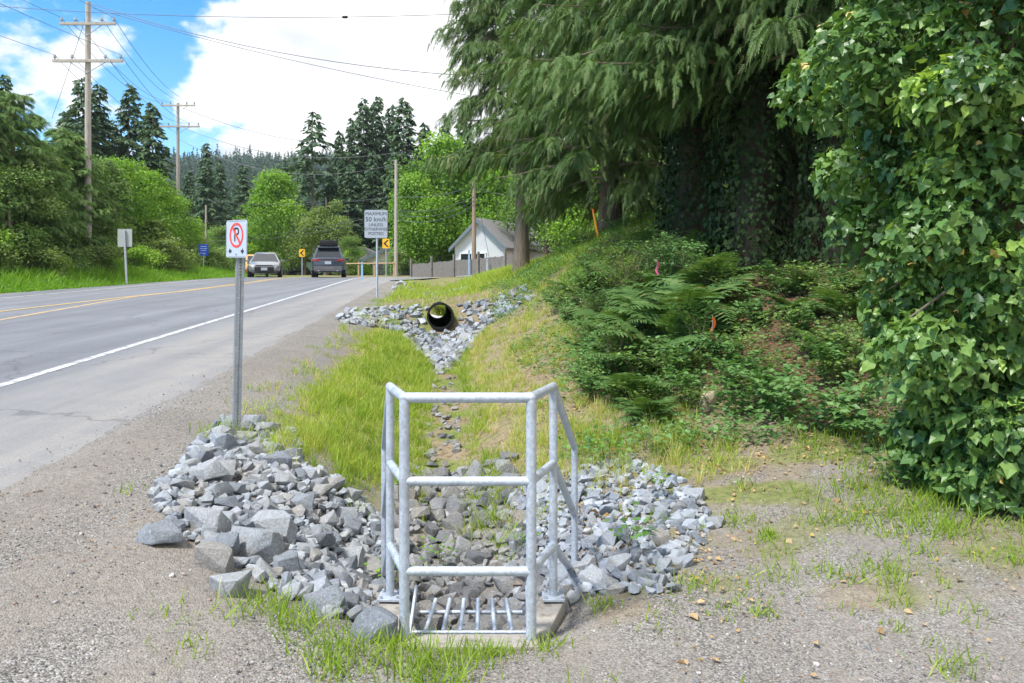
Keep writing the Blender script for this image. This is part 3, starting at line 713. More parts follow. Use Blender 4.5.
# ------------------------------------------------------------------ loose gravel
def pebbles():
    r = np.random.RandomState(8); n = 52000
    Y = 2.75 + (r.uniform(0, 1, n) ** 1.7) * 9; X = (r.uniform(-.72, .72, n)) * Y
    u = X - xd(Y); soil, green, lit = ground_weights(X, Y)
    cl = fbm(X * 1.3, Y * 1.3, 44)
    keep = (u > -2.55 + .2 * r.uniform(-1, 1, n)) & (r.uniform(0, 1, n) < (1 - .75 * soil) * (1 - .85 * lit) * (.15 + 1.1 * sstep(.40, .62, cl))) & (u < 5)
    keep |= (u > -2.9) & (u <= -2.4) & (r.uniform(0, 1, n) < .12)
    # not on the concrete inlet
    keep &= ~((np.abs(X + .2) < .32) & (Y > 3.55) & (Y < 5))
    X, Y = X[keep], Y[keep]; n = len(X)
    oc, of = ico(1); 
    s = np.exp(r.normal(-5.5, .5, n)); s = np.clip(s, .0022, .02)
    M = rot_mats(r, n, .8) * s[:, None, None] * np.array([1, .8, .55])[None, None, :]
    u = X - xd(Y); Z = np.where(u > -2.5, zt(X, Y), zroad(Y)) + s * .2
    V, Fl = scatter(oc, of, M, np.stack([X, Y, Z], 1))
    m, nt, out = new_mat('pebbles'); b = principled(nt, out, rough=.85, spec=.25)
    a = nt.nodes.new('ShaderNodeAttribute'); a.attribute_name = 'tint'; cr = nt.nodes.new('ShaderNodeValToRGB')
    ramp(cr, [(.085, .085, .09), (.19, .19, .20), (.26, .235, .205), (.30, .305, .315), (.25, .165, .12), (.50, .50, .495)], [0, .25, .45, .68, .86, 1]); nt.links.new(a.outputs['Fac'], cr.inputs[0]); nt.links.new(cr.outputs[0], b.inputs['Base Color'])
    me = mesh_np('loose_gravel', V, Fl, m, np.repeat(r.uniform(0, 1, n), len(oc)))
    tag(link('loose_gravel', me), 'loose grey and brown gravel strewn over the shoulder', 'gravel', kind='stuff')
pebbles()

# ------------------------------------------------------------------ railing, inlet, rack
CX = -.20
def railing():
    root = empty('guard_railing', (CX, 3.75, -.03)); tag(root, 'galvanised pipe railing framing the concrete drain inlet', 'railing')
    g = MT['galv']; o = Vector((CX, 3.75, -.03))
    def T(name, pts, r, n=16):
        m = MB(); m.tube([Vector(p) - o for p in pts], r, n); return m.build(name, g, root, smooth=True)
    zt1, zm, zl = 1.05, .672, .265; f, bk, th = .287, .405, .585; yf, yb, y3 = 3.6, 3.95, 4.9
    for s in (-1, 1):
        x1, x2, x3 = CX + s * f, CX + s * bk, CX + s * th
        T('post', [(x1, yf, -.10), (x1, yf, zt1)], .0235)
        T('post', [(x2, yb, .0), (x2, yb, zt1)], .0205)
        T('post', [(x3, y3, -.36), (x3, y3, .545)], .0205)
        T('side_rail', [(x1, yf, zt1), (x2, yb, zt1)], .0225)
        T('side_rail', [(x1, yf, zm), (x2, yb, zm)], .0205)
        T('side_rail', [(x1, yf, zl), (x2, yb, zl)], .0205)
        T('sloping_rail', [(x2, yb, zt1 - .002), (x3, y3, .545)], .0205)
        T('sloping_rail', [(x2, yb, zm), (x3, y3, .13)], .0195)
        T('sloping_rail', [(x2, yb, zl), (x3, y3, -.24)], .0195)
        m = MB(); m.box((0, 0, .006), (.11, .11, .012), bev=.003)
        for a in (-1, 1):
            for b in (-1, 1): m.tube([(a * .04, b * .04, .012), (a * .04, b * .04, .026)], .008, 6)
        pl = m.build('base_plate', g, root); pl.location = Vector((x2, yb, .004)) - o
        # welded ball corners where the pipes meet
        for (px, py, pz, r_) in ((x1, yf, zt1, .0242), (x2, yb, zt1, .0228), (x3, y3, .545, .0208)):
            V, Fc = ico(3); link('corner_weld', mesh_np('corner_weld', V * r_ + np.array(Vector((px, py, pz)) - o), Fc, g, smooth=True), root)
    T('top_rail', [(CX - f, yf, zt1), (CX + f, yf, zt1)], .0235)
    T('middle_rail', [(CX - f, yf, zm), (CX + f, yf, zm)], .0215)
    T('lower_rail', [(CX - f, yf, zl), (CX + f, yf, zl)], .0215)
railing()
def inlet():
    root = empty('concrete_inlet', (CX, 3.75, -.4)); tag(root, 'pale concrete drain inlet with low wing walls under the railing', 'drain inlet')
    o = Vector((CX, 3.75, -.4))
    m = MB(); m.box(Vector((CX, 3.585, -.265)) - o, (.64, .13, .45), bev=.008); m.build('front_wall', MT['concrete'], root)
    for s in (-1, 1):
        p = []
        a, b, c = Vector((CX + s * .30, 3.655, 0)), Vector((CX + s * .405, 3.97, 0)), Vector((CX + s * .60, 5.0, 0))
        m = MB()
        for (q0, q1, z0, z1) in ((a, b, -.035, .0), (b, c, .0, -.36)):
            d = (q1 - q0).normalized(); nn = Vector((d.y, -d.x, 0)) * .065
            V = [q0 + nn, q0 - nn, q1 - nn, q1 + nn]
            V = [Vector((v.x, v.y, -.65)) for v in V] + [Vector((v.x, v.y, z0 if i < 2 else z1)) for i, v in enumerate(V)]
            m.add([v - o for v in V], [(3, 2, 1, 0), (4, 5, 6, 7), (0, 1, 5, 4), (1, 2, 6, 5), (2, 3, 7, 6), (3, 0, 4, 7)])
        w = m.build('wing_wall', MT['concrete'], root)
        bv = w.modifiers.new('b', 'BEVEL'); bv.width = .008; bv.segments = 2; bv.limit_method = 'ANGLE'
inlet()
def rack():
    root = empty('trash_rack', (CX, 3.8, -.05)); tag(root, 'small galvanised trash rack of slanting bars across the drain mouth', 'drain grate'); g = MT['galv']
    y0, y1 = 3.675, 3.84
    z0, z1 = -.045, -.002
    P = lambda x, y, z: (x, y - 3.8, z + .05)
    m = MB(); m.tube([P(-.27, y0, z0), P(.27, y0, z0)], .009, 10); m.build('lower_bar', g, root, True)
    m = MB(); m.tube([P(-.25, y1, z1 - .02), P(.25, y1, z1 - .02)], .010, 10); m.build('upper_bar', g, root, True)
    for i in range(6):
        x = -.20 + i * .08; m = MB(); m.tube([P(x, y0 + .01, z0), P(x * .86, y1 + .05, z1 + .022)], .0105, 10); m.build('slanting_bar', g, root, True)
    for s in (-1, 1):
        m = MB(); m.box((0, 0, 0), (.012, .30, .05), Matrix.Rotation(R(25), 3, 'X'), bev=.002); b = m.build('side_plate', g, root); b.location = P(s * .272, 3.79, -.005)
rack()

# ------------------------------------------------------------------ culverts
def culvert(name, c, y0, y1, ro, lab, dx, tilt=0):
    root = empty(name, (c.x, y0, c.z)); tag(root, lab, 'culvert pipe')
    n = 40; L_ = y1 - y0; m = MB(); rings = []
    k = int(L_ / .07)
    for i in range(k + 1):
        t = i / k; r_ = ro - (.012 if i % 2 else 0)
        rings.append([(dx * t + math.cos(a) * r_, t * L_, math.sin(a) * r_ + tilt * t) for a in np.linspace(0, 2 * np.pi, n, endpoint=False)])
    m.loft(rings, cap=False)
    ri = ro - .035; inner = []
    for i in range(k + 1):
        t = i / k; r_ = ri - (.006 if i % 2 else 0)
        inner.append([(dx * t + math.cos(a) * r_, t * L_, math.sin(a) * r_ + tilt * t) for a in np.linspace(0, -2 * np.pi, n, endpoint=False)])
    m.loft(inner, cap=False); m.build('pipe_wall', MT['culvert'], root, True, fix=False)
    m = MB(); pts = lambda r_, y: [(math.cos(a) * r_, y, math.sin(a) * r_) for a in np.linspace(0, 2 * np.pi, n, endpoint=False)]
    m.loft([pts(ri - .004, .01), pts(ri, -.012), pts(ro, -.012), pts(ro + .006, .01)], cap=False); m.build('rim', MT['culvert'], root, True)
culvert('culvert_pipe', at(441, 316, 17.1), 16.95, 22.9, .285, 'black plastic culvert pipe opening among rocks under the mound', -.62, -.10)
culvert('culvert_pipe', at(420, 293, 36.6), 36.4, 40, .33, 'far black culvert pipe half sunk in rocks past the mound', -.2)
# ------------------------------------------------------------------ leaf shapes
def leaf_simple():      # pointed leaf folded along its rib
    V = np.array([(0, 0, 0), (-.33, .42, .07), (0, 1, -.10), (.33, .42, .07), (0, .5, -.03)], float)
    return V, np.array([(0, 4, 1), (1, 4, 2), (2, 4, 3), (3, 4, 0)])
def leaf_ivy():
    V = np.array([(0, .08, 0), (-.30, -.04, .03), (-.50, .32, -.05), (-.33, .50, .02), (0, 1, -.12), (.33, .50, .02), (.50, .32, -.05), (.30, -.04, .03), (0, .42, -.05)], float)
    return V, np.array([(0, 8, 1), (1, 8, 2), (2, 8, 3), (3, 8, 4), (4, 8, 5), (5, 8, 6), (6, 8, 7), (7, 8, 0)])
def leaf_heart():
    V = np.array([(0, .06, 0), (-.30, .0, .04), (-.42, .32, -.02), (-.24, .68, .0), (0, 1.05, -.14), (.24, .68, 0), (.42, .32, -.02), (.30, .0, .04), (0, .42, -.06)], float)
    return V, np.array([(0, 8, 1), (1, 8, 2), (2, 8, 3), (3, 8, 4), (4, 8, 5), (5, 8, 6), (6, 8, 7), (7, 8, 0)])
def leaf_maple():
    V = np.array([(0, 0, 0), (-.55, .28, .05), (-.28, .50, 0), (0, 1, -.1), (.28, .50, 0), (.55, .28, .05)], float)
    return V, np.array([(0, 2, 1), (0, 3, 2), (0, 4, 3), (0, 5, 4)])
def blade(seg=3):
    V = []; w = .5
    for i in range(seg):
        t = i / seg; V += [(-w * (1 - t * .6), t * t * .35, t), (w * (1 - t * .6), t * t * .35, t)]
    V.append((0, .42, .97)); V = np.array(V)
    F_ = []
    for i in range(seg - 1): a = 2 * i; F_ += [(a, a + 1, a + 3), (a, a + 3, a + 2)]
    a = 2 * (seg - 1); F_.append((a, a + 1, a + 2)); return V, np.array(F_)
def unit(v): return v / (np.linalg.norm(v, axis=-1, keepdims=True) + 1e-9)
def leaves_mesh(name, P, D, S, mat, proto, r, tint=None, roll=.6, flat=None):
    n = len(P); up = np.tile([[0, 0, 1.]], (n, 1)) + r.normal(0, .25, (n, 3)) if flat is None else flat
    M = frames(D, r.normal(0, roll, n), up) * S[:, None, None]
    V, Fl = scatter(proto[0], proto[1], M, P)
    if tint is None: tint = np.clip(r.normal(.45, .22, n), 0, .97)
    return mesh_np(name, V, Fl, mat, np.repeat(tint, len(proto[0])))

# ------------------------------------------------------------------ trees
def trunk_mesh(H, r0, r1, mat, seed=0, lean=(0, 0), limbs=0, z_lim=(.25, .9), n=12, name='trunk', limb_len=.2):
    r = np.random.RandomState(seed); m = MB(); k = 9
    wob = r.normal(0, r0 * .35, (k, 2)).cumsum(0) * .5; wob -= wob[0]
    pts = [(wob[i, 0] + lean[0] * i / (k - 1), wob[i, 1] + lean[1] * i / (k - 1), -.25 + (H + .25) * i / (k - 1)) for i in range(k)]
    rad = [r0 * (1.35 if i == 0 else 1) * (1 - i / (k - 1)) + r1 * i / (k - 1) for i in range(k)]
    m.tube(pts, rad, n)
    for _ in range(limbs):
        t = r.uniform(*z_lim); i = int(t * (k - 1)); p = Vector(pts[i]); a = r.uniform(0, 6.28); L_ = H * limb_len * r.uniform(.6, 1.2) * (1.1 - t)
        q = [p, p + Vector((math.cos(a) * L_ * .5, math.sin(a) * L_ * .5, L_ * .45)), p + Vector((math.cos(a) * L_, math.sin(a) * L_, L_ * 1.05))]
        rr_ = rad[i] * .45; m.tube(q, [rr_, rr_ * .7, rr_ * .25], 7)
    o = m.build(name, mat, None, True); me = o.data; bpy.data.objects.remove(o); return me

def spray_proto(n=5, r=None):
    """a flat hanging cedar spray: a spine with thin leaflets on both sides; length 1 along +Y, falling in -Z"""
    V = []; Fq = []
    for i in range(n):
        t = (i + .3) / n; y = t; z = -.28 * t * t; w = .30 * (1 - t * .7)
        for s in (-1, 1):
            b = len(V); V += [(0, y, z), (s * w * .55, y + .10, z - .03), (s * w, y + .24, z - .10), (s * w * .42, y + .20, z - .05)]; Fq.append((b, b + 1, b + 2, b + 3))
    b = len(V); V += [(-.03, .0, 0), (.03, .0, 0), (.05, .75, -.16), (-.05, .75, -.16)]; Fq.append((b, b + 1, b + 2, b + 3))
    b = len(V); V += [(-.05, .8, -.18), (.05, .8, -.18), (0, 1.15, -.36)]
    return np.array(V, float), [np.array(Fq), np.array([(b, b + 1, b + 2)])]

def cedar_mesh(seed, H, z0, Rmax, nb, spray=.34, per=46, dens=3.7, limb_mat=None):
    """crown of drooping boughs; returns (crown mesh, limbs mesh)"""
    r = np.random.RandomState(seed); P = []; D = []; S = []; Tn = []; lim = MB()
    for b in range(nb):
        t = (b + r.uniform()) / nb; z = z0 + (H - z0) * t ** .95; a = r.uniform(0, 2 * np.pi)
        L_ = Rmax * (1 - t) ** .5 * r.uniform(.62, 1.12) + .35
        out = np.array([math.cos(a), math.sin(a)]); side = np.array([-out[1], out[0]])
        k = 9; ts = np.linspace(0, 1, k); dr = r.uniform(.28, .5)
        bx = L_ * ts; bz = z + L_ * (.16 * ts - dr * ts ** 2 * 1.15 + .22 * ts ** 4)
        sw = r.normal(0, .16) * L_ * ts ** 2
        pts = np.stack([out[0] * bx + side[0] * sw, out[1] * bx + side[1] * sw, bz], 1)
        if L_ > 1.0: lim.tube([tuple(p) for p in pts[:8]], [.008 + .009 * L_ * (1 - q) for q in np.linspace(0, 1, 8)], 5, cap=False)
        nsub = int(per * dens * .085 * (L_ / Rmax + .25)) + 4; tone = r.normal(.40, .10)
        for q in range(nsub):                      # flat drooping fans on both sides of the bough
            tq = r.uniform(.12, 1.0) ** .75; i = min(int(tq * (k - 1)), k - 2); f = tq * (k - 1) - i; b0 = pts[i] * (1 - f) + pts[i + 1] * f
            sg = 1 if q % 2 else -1; l = (.30 + .42 * L_ * (1.12 - tq) * .6) * r.uniform(.6, 1.3)
            d0 = np.array([out[0] * .75 + side[0] * sg * r.uniform(.25, 1.0), out[1] * .75 + side[1] * sg * r.uniform(.25, 1.0), r.uniform(-.35, .1)])
            m = max(4, int(l * 15)); w = np.linspace(.08, 1, m); p = b0[None] + d0[None] * (l * w)[:, None]; p[:, 2] -= l * .50 * w ** 2
            d = np.tile(d0[None], (m, 1)); d[:, 2] -= .95 * w + .10; al = np.where(np.arange(m) % 2, 1, -1)[:, None] * np.array([[-d0[1], d0[0], 0]]); d = d + al * .55 * (1.1 - w)[:, None] + r.normal(0, .16, (m, 3))
            P.append(p + r.normal(0, .02, (m, 3))); D.append(unit(d)); S.append(spray * .72 * r.uniform(.65, 1.25, m) * (1.1 - .35 * w)); Tn.append(np.clip(tone + r.normal(0, .13) + r.normal(0, .08, m) + .22 * w * (r.uniform() < .6), 0, 1))
    P, D, S, Tn = map(np.concatenate, (P, D, S, Tn)); pr = spray_proto()
    M = frames(D, r.normal(0, .55, len(P))) * S[:, None, None]
    V, Fl = scatter(pr[0], pr[1], M, P)
    cm = mesh_np('crown', V, Fl, MT['cedar'], np.repeat(Tn, len(pr[0])))
    o = lim.build('limbs', limb_mat or MT['bark'], None, True); lm = o.data; bpy.data.objects.remove(o)
    return cm, lm

def tree(name, loc, rz, label, cat, group, parts, scale=1.0):
    root = empty(name, loc, rz); tag(root, label, cat, group)
    for nm, me in parts: link(nm, me, root)
    root.scale = (scale, scale, scale) if isinstance(scale, (int, float)) else scale
    return root

# the big cedars right of the ditch
ced_a = cedar_mesh(1, 13, 3.0, 3.9, 190, .36, 64); ced_b = cedar_mesh(2, 13, 2.8, 3.7, 190, .33, 66)
ced_c = cedar_mesh(7, 13, 3.0, 2.9, 190, .34, 60); ced_d = cedar_mesh(8, 13, .9, 3.9, 230, .34, 62); ced_e = cedar_mesh(9, 13, 2.9, 3.8, 190, .32, 66)
tr_a = trunk_mesh(12.5, .27, .05, MT['bark'], 3); tr_b = trunk_mesh(12.5, .34, .05, MT['bark_dark'], 4)
def ivy_sleeve(seed, h, rad, n, mat, size=.09):
    r = np.random.RandomState(seed); a = r.uniform(0, 2 * np.pi, n); z = r.uniform(0, h, n)
    bul = 1 + .5 * (vnoise(a * 2, z * 1.3, seed) - .4) + .5 * (1 - z / h) ** 3
    rd = rad * bul * r.uniform(.8, 1.2, n); P = np.stack([np.cos(a) * rd, np.sin(a) * rd, z], 1)
    D = np.stack([np.cos(a) * .5, np.sin(a) * .5, -np.ones(n)], 1) + r.normal(0, .4, (n, 3)); U = np.stack([np.cos(a), np.sin(a), .4 + 0 * a], 1)
    return leaves_mesh('ivy', P, unit(D), size * r.uniform(.6, 1.3, n), mat, leaf_ivy(), r, np.clip(r.normal(.4, .22, n), 0, .97), .4, U)
sl_a = ivy_sleeve(5, 5.0, .50, 5200, MT['ivy_shaded']); sl_b = ivy_sleeve(6, 4.4, .62, 5600, MT['ivy_shaded'])
G = 'large cedars right of the ditch'
def ground_pt(px, Y): 
    x = (px - 512) * Y / F; return Vector((x, Y, float(zt(x, Y))))
tree('cedar_tree', ground_pt(521, 24.0), .3, 'leftmost cedar with a bare straight trunk standing at the top of the grassy bank', 'tree', G, [('trunk', tr_a), ('crown', ced_c[0]), ('limbs', ced_c[1])], (.82, .82, 1.12))
tree('cedar_tree', ground_pt(612, 19.8), 1.9, 'cedar with long drooping boughs over the orange stakes', 'tree', G, [('trunk', tr_b), ('crown', ced_d[0]), ('limbs', ced_d[1])], (.86, .86, 1.1))
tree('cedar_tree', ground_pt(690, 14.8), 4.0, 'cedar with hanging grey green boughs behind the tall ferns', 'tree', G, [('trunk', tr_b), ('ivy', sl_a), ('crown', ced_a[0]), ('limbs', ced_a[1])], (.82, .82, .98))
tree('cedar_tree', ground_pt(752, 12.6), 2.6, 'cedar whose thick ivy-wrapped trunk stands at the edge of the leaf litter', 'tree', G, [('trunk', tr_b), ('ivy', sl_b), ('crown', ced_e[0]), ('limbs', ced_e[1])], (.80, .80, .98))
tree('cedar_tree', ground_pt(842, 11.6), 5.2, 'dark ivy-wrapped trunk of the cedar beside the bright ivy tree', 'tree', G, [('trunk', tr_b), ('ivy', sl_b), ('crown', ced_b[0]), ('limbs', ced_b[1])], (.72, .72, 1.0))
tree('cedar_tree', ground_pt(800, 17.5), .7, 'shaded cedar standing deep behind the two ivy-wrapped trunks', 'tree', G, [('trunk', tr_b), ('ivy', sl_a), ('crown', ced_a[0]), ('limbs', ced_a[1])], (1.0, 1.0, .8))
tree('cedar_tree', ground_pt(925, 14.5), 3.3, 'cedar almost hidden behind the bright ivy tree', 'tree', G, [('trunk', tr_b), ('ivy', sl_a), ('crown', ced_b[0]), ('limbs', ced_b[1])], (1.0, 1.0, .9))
tree('cedar_tree', ground_pt(700, 24), 3.3, 'cedar seen through the gap between the drooping boughs, farthest up the bank', 'tree', G, [('trunk', tr_b), ('crown', ced_a[0]), ('limbs', ced_a[1])], (1.0, 1.0, .95))

# the bright ivy tree at the right edge
def ivy_tree():
    r = np.random.RandomState(21); Y0 = 5.2
    root = empty('ivy_covered_tree', Vector((3.22, Y0, float(zt(3.22, Y0))))); o = np.array(root.location)
    tag(root, 'tall tree smothered in bright green ivy at the right edge, stems bare near the ground', 'tree')
    tm = trunk_mesh(6.2, .17, .06, MT['bark'], 31, limbs=5); link('trunk', tm, root)
    m = MB()
    for k in range(9):
        a = r.uniform(0, 6.28); x, y = math.cos(a) * .2, math.sin(a) * .2
        m.tube([(x * 1.6, y * 1.6, -.1), (x, y, .7), (x * .8 + r.normal(0, .06), y * .8, 1.6), (x * .9 + r.normal(0, .12), y, 2.7)], [.022, .018, .016, .008], 6)
    for k in range(14):
        z = r.uniform(.5, 3.4); a = r.uniform(2.2, 4.6); L_ = r.uniform(.5, 1.0)
        m.tube([(0, 0, z), (math.cos(a) * L_ * .6, math.sin(a) * L_ * .6, z + .12), (math.cos(a) * L_, math.sin(a) * L_, z - .05)], [.016, .011, .005], 5)
    m.build('ivy_stem', MT['bark'], root, True)
    # lumps of ivy: drooping shelves round the trunk, wide above and ragged below
    P, D, S, Tn, U = [], [], [], [], []
    for k in range(385):
        z = r.uniform(.12, 6.4) if k > 44 else r.uniform(.05, 1.1)
        if k >= 335: z = r.uniform(2.0, 4.6)
        Rz = np.interp(z, [0, .42, 1.2, 1.93, 2.3, 2.65, 3.6, 6.2], [.30, .44, .70, .88, 1.02, 1.22, 1.12, .95])
        a = r.uniform(0, 2 * np.pi) if k % 2 else r.uniform(2.8, 5.6); rad = Rz * r.uniform(.5, 1.0)
        if k >= 335: a = r.uniform(3.7, 5.5); rad = r.uniform(.35, .8)
        c = np.array([math.cos(a) * rad * 1.0, math.sin(a) * rad * .95, z]); e = r.uniform(.10, .36); n = int(270 * (e / .3) ** 2)
        v = unit(r.normal(size=(n, 3)) + np.array([math.cos(a), math.sin(a), .55]) * .75)
        p = c + v * np.array([e, e, e * .75]) * r.uniform(.65, 1.05, (n, 1)); 
        dd = v * .6 + np.array([0, 0, -.7]) + r.normal(0, .5, (n, 3))
        P.append(p); D.append(unit(dd)); U.append(v + np.array([0, 0, .5]) + r.normal(0, .35, (n, 3))); S.append(np.clip(np.exp(r.normal(-2.95, .36, n)), .02, .105)); lum = r.normal(.42, .17)
        young = r.uniform() < .32
        t = np.clip(lum + r.normal(0, .16, n) + (.27 if young else 0) * sstep(.3, .9, v[:, 2] + .4), 0, .97)
        t[r.uniform(size=n) < .006] = 1.0; Tn.append(t)
    P, D, S, Tn, U = map(np.concatenate, (P, D, S, Tn, U))
    h_ = r.uniform(size=len(P)) < .55
    for sel, pr in ((h_, leaf_ivy()), (~h_, leaf_heart())): link('ivy_leaves', leaves_mesh('ivy_leaves', P[sel], D[sel], S[sel], MT['ivy'], pr, r, Tn[sel], .5, U[sel]), root)
ivy_tree()

# ------------------------------------------------------------------ ferns, brambles, shrubs
MT['stem'] = simple('green_brown_stem', [(.10, .11, .04), (.16, .13, .07)], 9, .7)
def fern_mesh(seed, nf=11, L0=1.0):
    r = np.random.RandomState(seed); P, D, S, U = [], [], [], []; st = MB()
    for k in range(nf):
        a = 2 * np.pi * k / nf + r.normal(0, .25); L_ = L0 * r.uniform(.7, 1.15); el = r.uniform(.75, 1.25)
        o = np.array([math.cos(a), math.sin(a), 0]); sd = np.array([-o[1], o[0], 0]); n = 24; ts = np.linspace(.0, 1, n)
        ang = el - ts * r.uniform(1.0, 1.7); seg = L_ / n
        h = np.cumsum(np.cos(ang) * seg); z = np.cumsum(np.sin(ang) * seg); pts = o[None] * h[:, None]; pts[:, 2] = z
        st.tube([tuple(p) for p in pts[::4]], [.006, .005, .004, .003, .002, .0015], 4, cap=False)
        tan = o[None] * np.cos(ang)[:, None]; tan[:, 2] = np.sin(ang); nrm = np.cross(sd[None], tan) * -1
        w = L_ * .30 * np.sin(np.pi * np.clip(ts * .86 + .12, 0, 1)) ** .9 * (1 - ts * .35)
        for s in (-1, 1):
            sel = ts > .14; P.append(pts[sel]); D.append(unit(sd[None] * s + tan[sel] * .45 + np.array([0, 0, -.18]) + r.normal(0, .06, (sel.sum(), 3)))); S.append(w[sel] + .01); U.append(nrm[sel])
    P, D, S, U = map(np.concatenate, (P, D, S, U))
    pv = np.array([(-.07, 0, 0), (.07, 0, 0), (.11, .3, .015), (.05, .4, .0), (.075, .6, .01), (0, 1, -.05), (-.075, .6, .01), (-.05, .4, 0), (-.11, .3, .015)], float)
    pf = np.array([(0, 1, 2), (0, 2, 8), (8, 2, 3), (8, 3, 7), (7, 3, 4), (7, 4, 6), (6, 4, 5)])
    M = frames(D, r.normal(0, .15, len(P)), U) * S[:, None, None]; V, Fl = scatter(pv, pf, M, P)
    o = st.build('stem', MT['fern'], None); sm = o.data; bpy.data.objects.remove(o)
    a = sm.attributes.new('tint', 'FLOAT', 'POINT'); a.data.foreach_set('value', np.full(len(sm.vertices), .3, np.float32))
    return mesh_np('frond', V, Fl, MT['fern'], np.repeat(np.clip(r.normal(.5, .2, len(P)), 0, 1), len(pv))), sm
def shrub_mesh(seed, mat, n=260, h=.55, rad=.45, size=.085, proto=None, trif=True, name='leaves'):
    r = np.random.RandomState(seed); P, D, S, U = [], [], [], []; st = MB(); ns = max(5, n // 26)
    for k in range(ns):
        a = r.uniform(0, 6.28); L_ = h * r.uniform(.7, 1.25); o = np.array([math.cos(a), math.sin(a)]) * rad * r.uniform(.3, 1.15)
        q = [np.array([o[0] * t ** 1.4 * .9 + .0, o[1] * t ** 1.4 * .9, L_ * (t - .38 * t ** 2.5) * 1.3]) for t in np.linspace(0, 1, 7)]
        st.tube([tuple(p) for p in q[::2]], [.004 * (h / .5) ** .7, .0035 * (h / .5) ** .7, .003 * (h / .5) ** .7, .0015], 4, cap=False)
        for j in range(n // ns):
            t = r.uniform(.18, 1) * 6; i = int(min(t, 5.99)); f = t - i; p = q[i] * (1 - f) + q[min(i + 1, 6)] * f
            aa = r.uniform(0, 6.28); d = np.array([math.cos(aa), math.sin(aa), r.uniform(-.25, .5)]); p = p + d * r.uniform(.02, .09)
            if trif:
                for w in (-1, 0, 1):
                    c, s = math.cos(w * .95), math.sin(w * .95); P.append(p); D.append((d[0] * c - d[1] * s, d[0] * s + d[1] * c, d[2] - .15 * abs(w))); S.append(size * r.uniform(.6, 1.2) * (1 if w == 0 else .8))
            else: P.append(p); D.append(d); S.append(size * r.uniform(.6, 1.25))
    P, D, S = np.array(P), unit(np.array(D)), np.array(S)
    o = st.build('stem', MT['stem'], None); sm = o.data; bpy.data.objects.remove(o)
    return leaves_mesh(name, P, D, S, mat, proto or leaf_simple(), r, None, .3), sm
FERNS = [fern_mesh(41, 11, .95), fern_mesh(42, 9, 1.15), fern_mesh(43, 13, .75)]
BR = [shrub_mesh(51, MT['bramble'], 150, .5, .5, .085), shrub_mesh(52, MT['bramble'], 130, .36, .55, .075), shrub_mesh(53, MT['shrub'], 260, .6, .42, .06, None, False)]
WE = [shrub_mesh(56, MT['bramble'], 34, .2, .13, .055, None, False), shrub_mesh(57, MT['verge'], 60, .13, .1, .028, None, False)]
TALL = [shrub_mesh(61, MT['bramble'], 620, 1.7, .95, .10), shrub_mesh(62, MT['shrub'], 900, 1.9, .9, .09, None, False), shrub_mesh(63, MT['bramble'], 720, 1.5, 1.0, .085, None, False)]
rv = np.random.RandomState(77)
def plant(kind, px, Y, sc, name, label, cat, group, rz=None, tilt=0, x=None):
    p = ground_pt(px, Y) if x is None else Vector((x, Y, float(zt(x, Y))))
    o = tree(name, p, rv.uniform(0, 6.28) if rz is None else rz, label, cat, group, [('leaves' if cat != 'fern' else 'fronds', kind[0]), ('stem', kind[1])], sc)
    if tilt: o.rotation_euler = (rv.normal(0, tilt), rv.normal(0, tilt), o.rotation_euler[2])
    return o
GF = 'ferns on the shaded bank'
for (px, Y, sc, k, lab) in [
    (640, 9.0, 1.0, 0, 'arching fern at the front of the fern bank, fronds sprawling over the gravel'), (655, 10.6, 1.15, 1, 'tall fern with its fronds rising highest in the fern bank'),
    (690, 10.9, 1.1, 0, None), (620, 10.8, .95, 1, None), (672, 9.6, 1.0, 1, None), 
    (640, 12.6, 1.1, 1, None), (684, 10.2, 1.35, 1, 'tallest upright fern in the middle of the fern bank'), (700, 11.2, 1.2, 1, None), (660, 9.2, 1.1, 0, None), (720, 11.7, .9, 2, None), (628, 8.1, .78, 0, 'small pale fern spreading low beside the dry grass slope'),
    (648, 7.4, .7, 2, 'little fern in the grass just up from the stone apron'), (612, 9.6, .8, 1, None), (585, 13.6, .9, 1, None), (790, 9.6, .8, 2, None),
    (800, 10.4, .7, 2, None), (860, 9.8, .7, 0, None), (825, 8.3, .6, 2, None), (845, 9.0, .75, 1, 'dark fern in the shade under the ivy tree'), (700, 13.4, 1.0, 1, None), ]:
    plant(FERNS[k], px, Y, sc, 'fern', lab or 'green fern among the crowded fronds of the fern bank below the cedars', 'fern', GF, tilt=.08)
GB = 'low leafy bramble plants under the trees'
def in_bank(n, spec, seed):
    r = np.random.RandomState(seed); k = 0
    while k < n:
        px = r.uniform(*spec[0]); Y = r.uniform(*spec[1]); x = (px - 512) * Y / F; u = x - float(xd(Y))
        if u < spec[2] or u > spec[3]: continue
        k += 1; yield px, Y, r
for px, Y, r in in_bank(120, ((560, 930), (7.3, 15), 1.5, 5.2), 5):
    if 745 < px < 880 and Y > 8.2 and r.uniform() < .35: continue
    k = r.randint(3); plant(BR[k], px, Y, r.uniform(.5, .95), 'bramble_shrub', 'low bramble of dull green leaves in the shaded undergrowth', 'shrub', GB, tilt=.1)
for px, Y, r in in_bank(34, ((545, 700), (13, 21), 1.6, 5.0), 6):
    plant(BR[1 + r.randint(2)], px, Y, r.uniform(.6, 1.1), 'bramble_shrub', 'bright low bush on the sunny hillside left of the big cedars', 'shrub', 'bushes on the sunny hillside', tilt=.1)
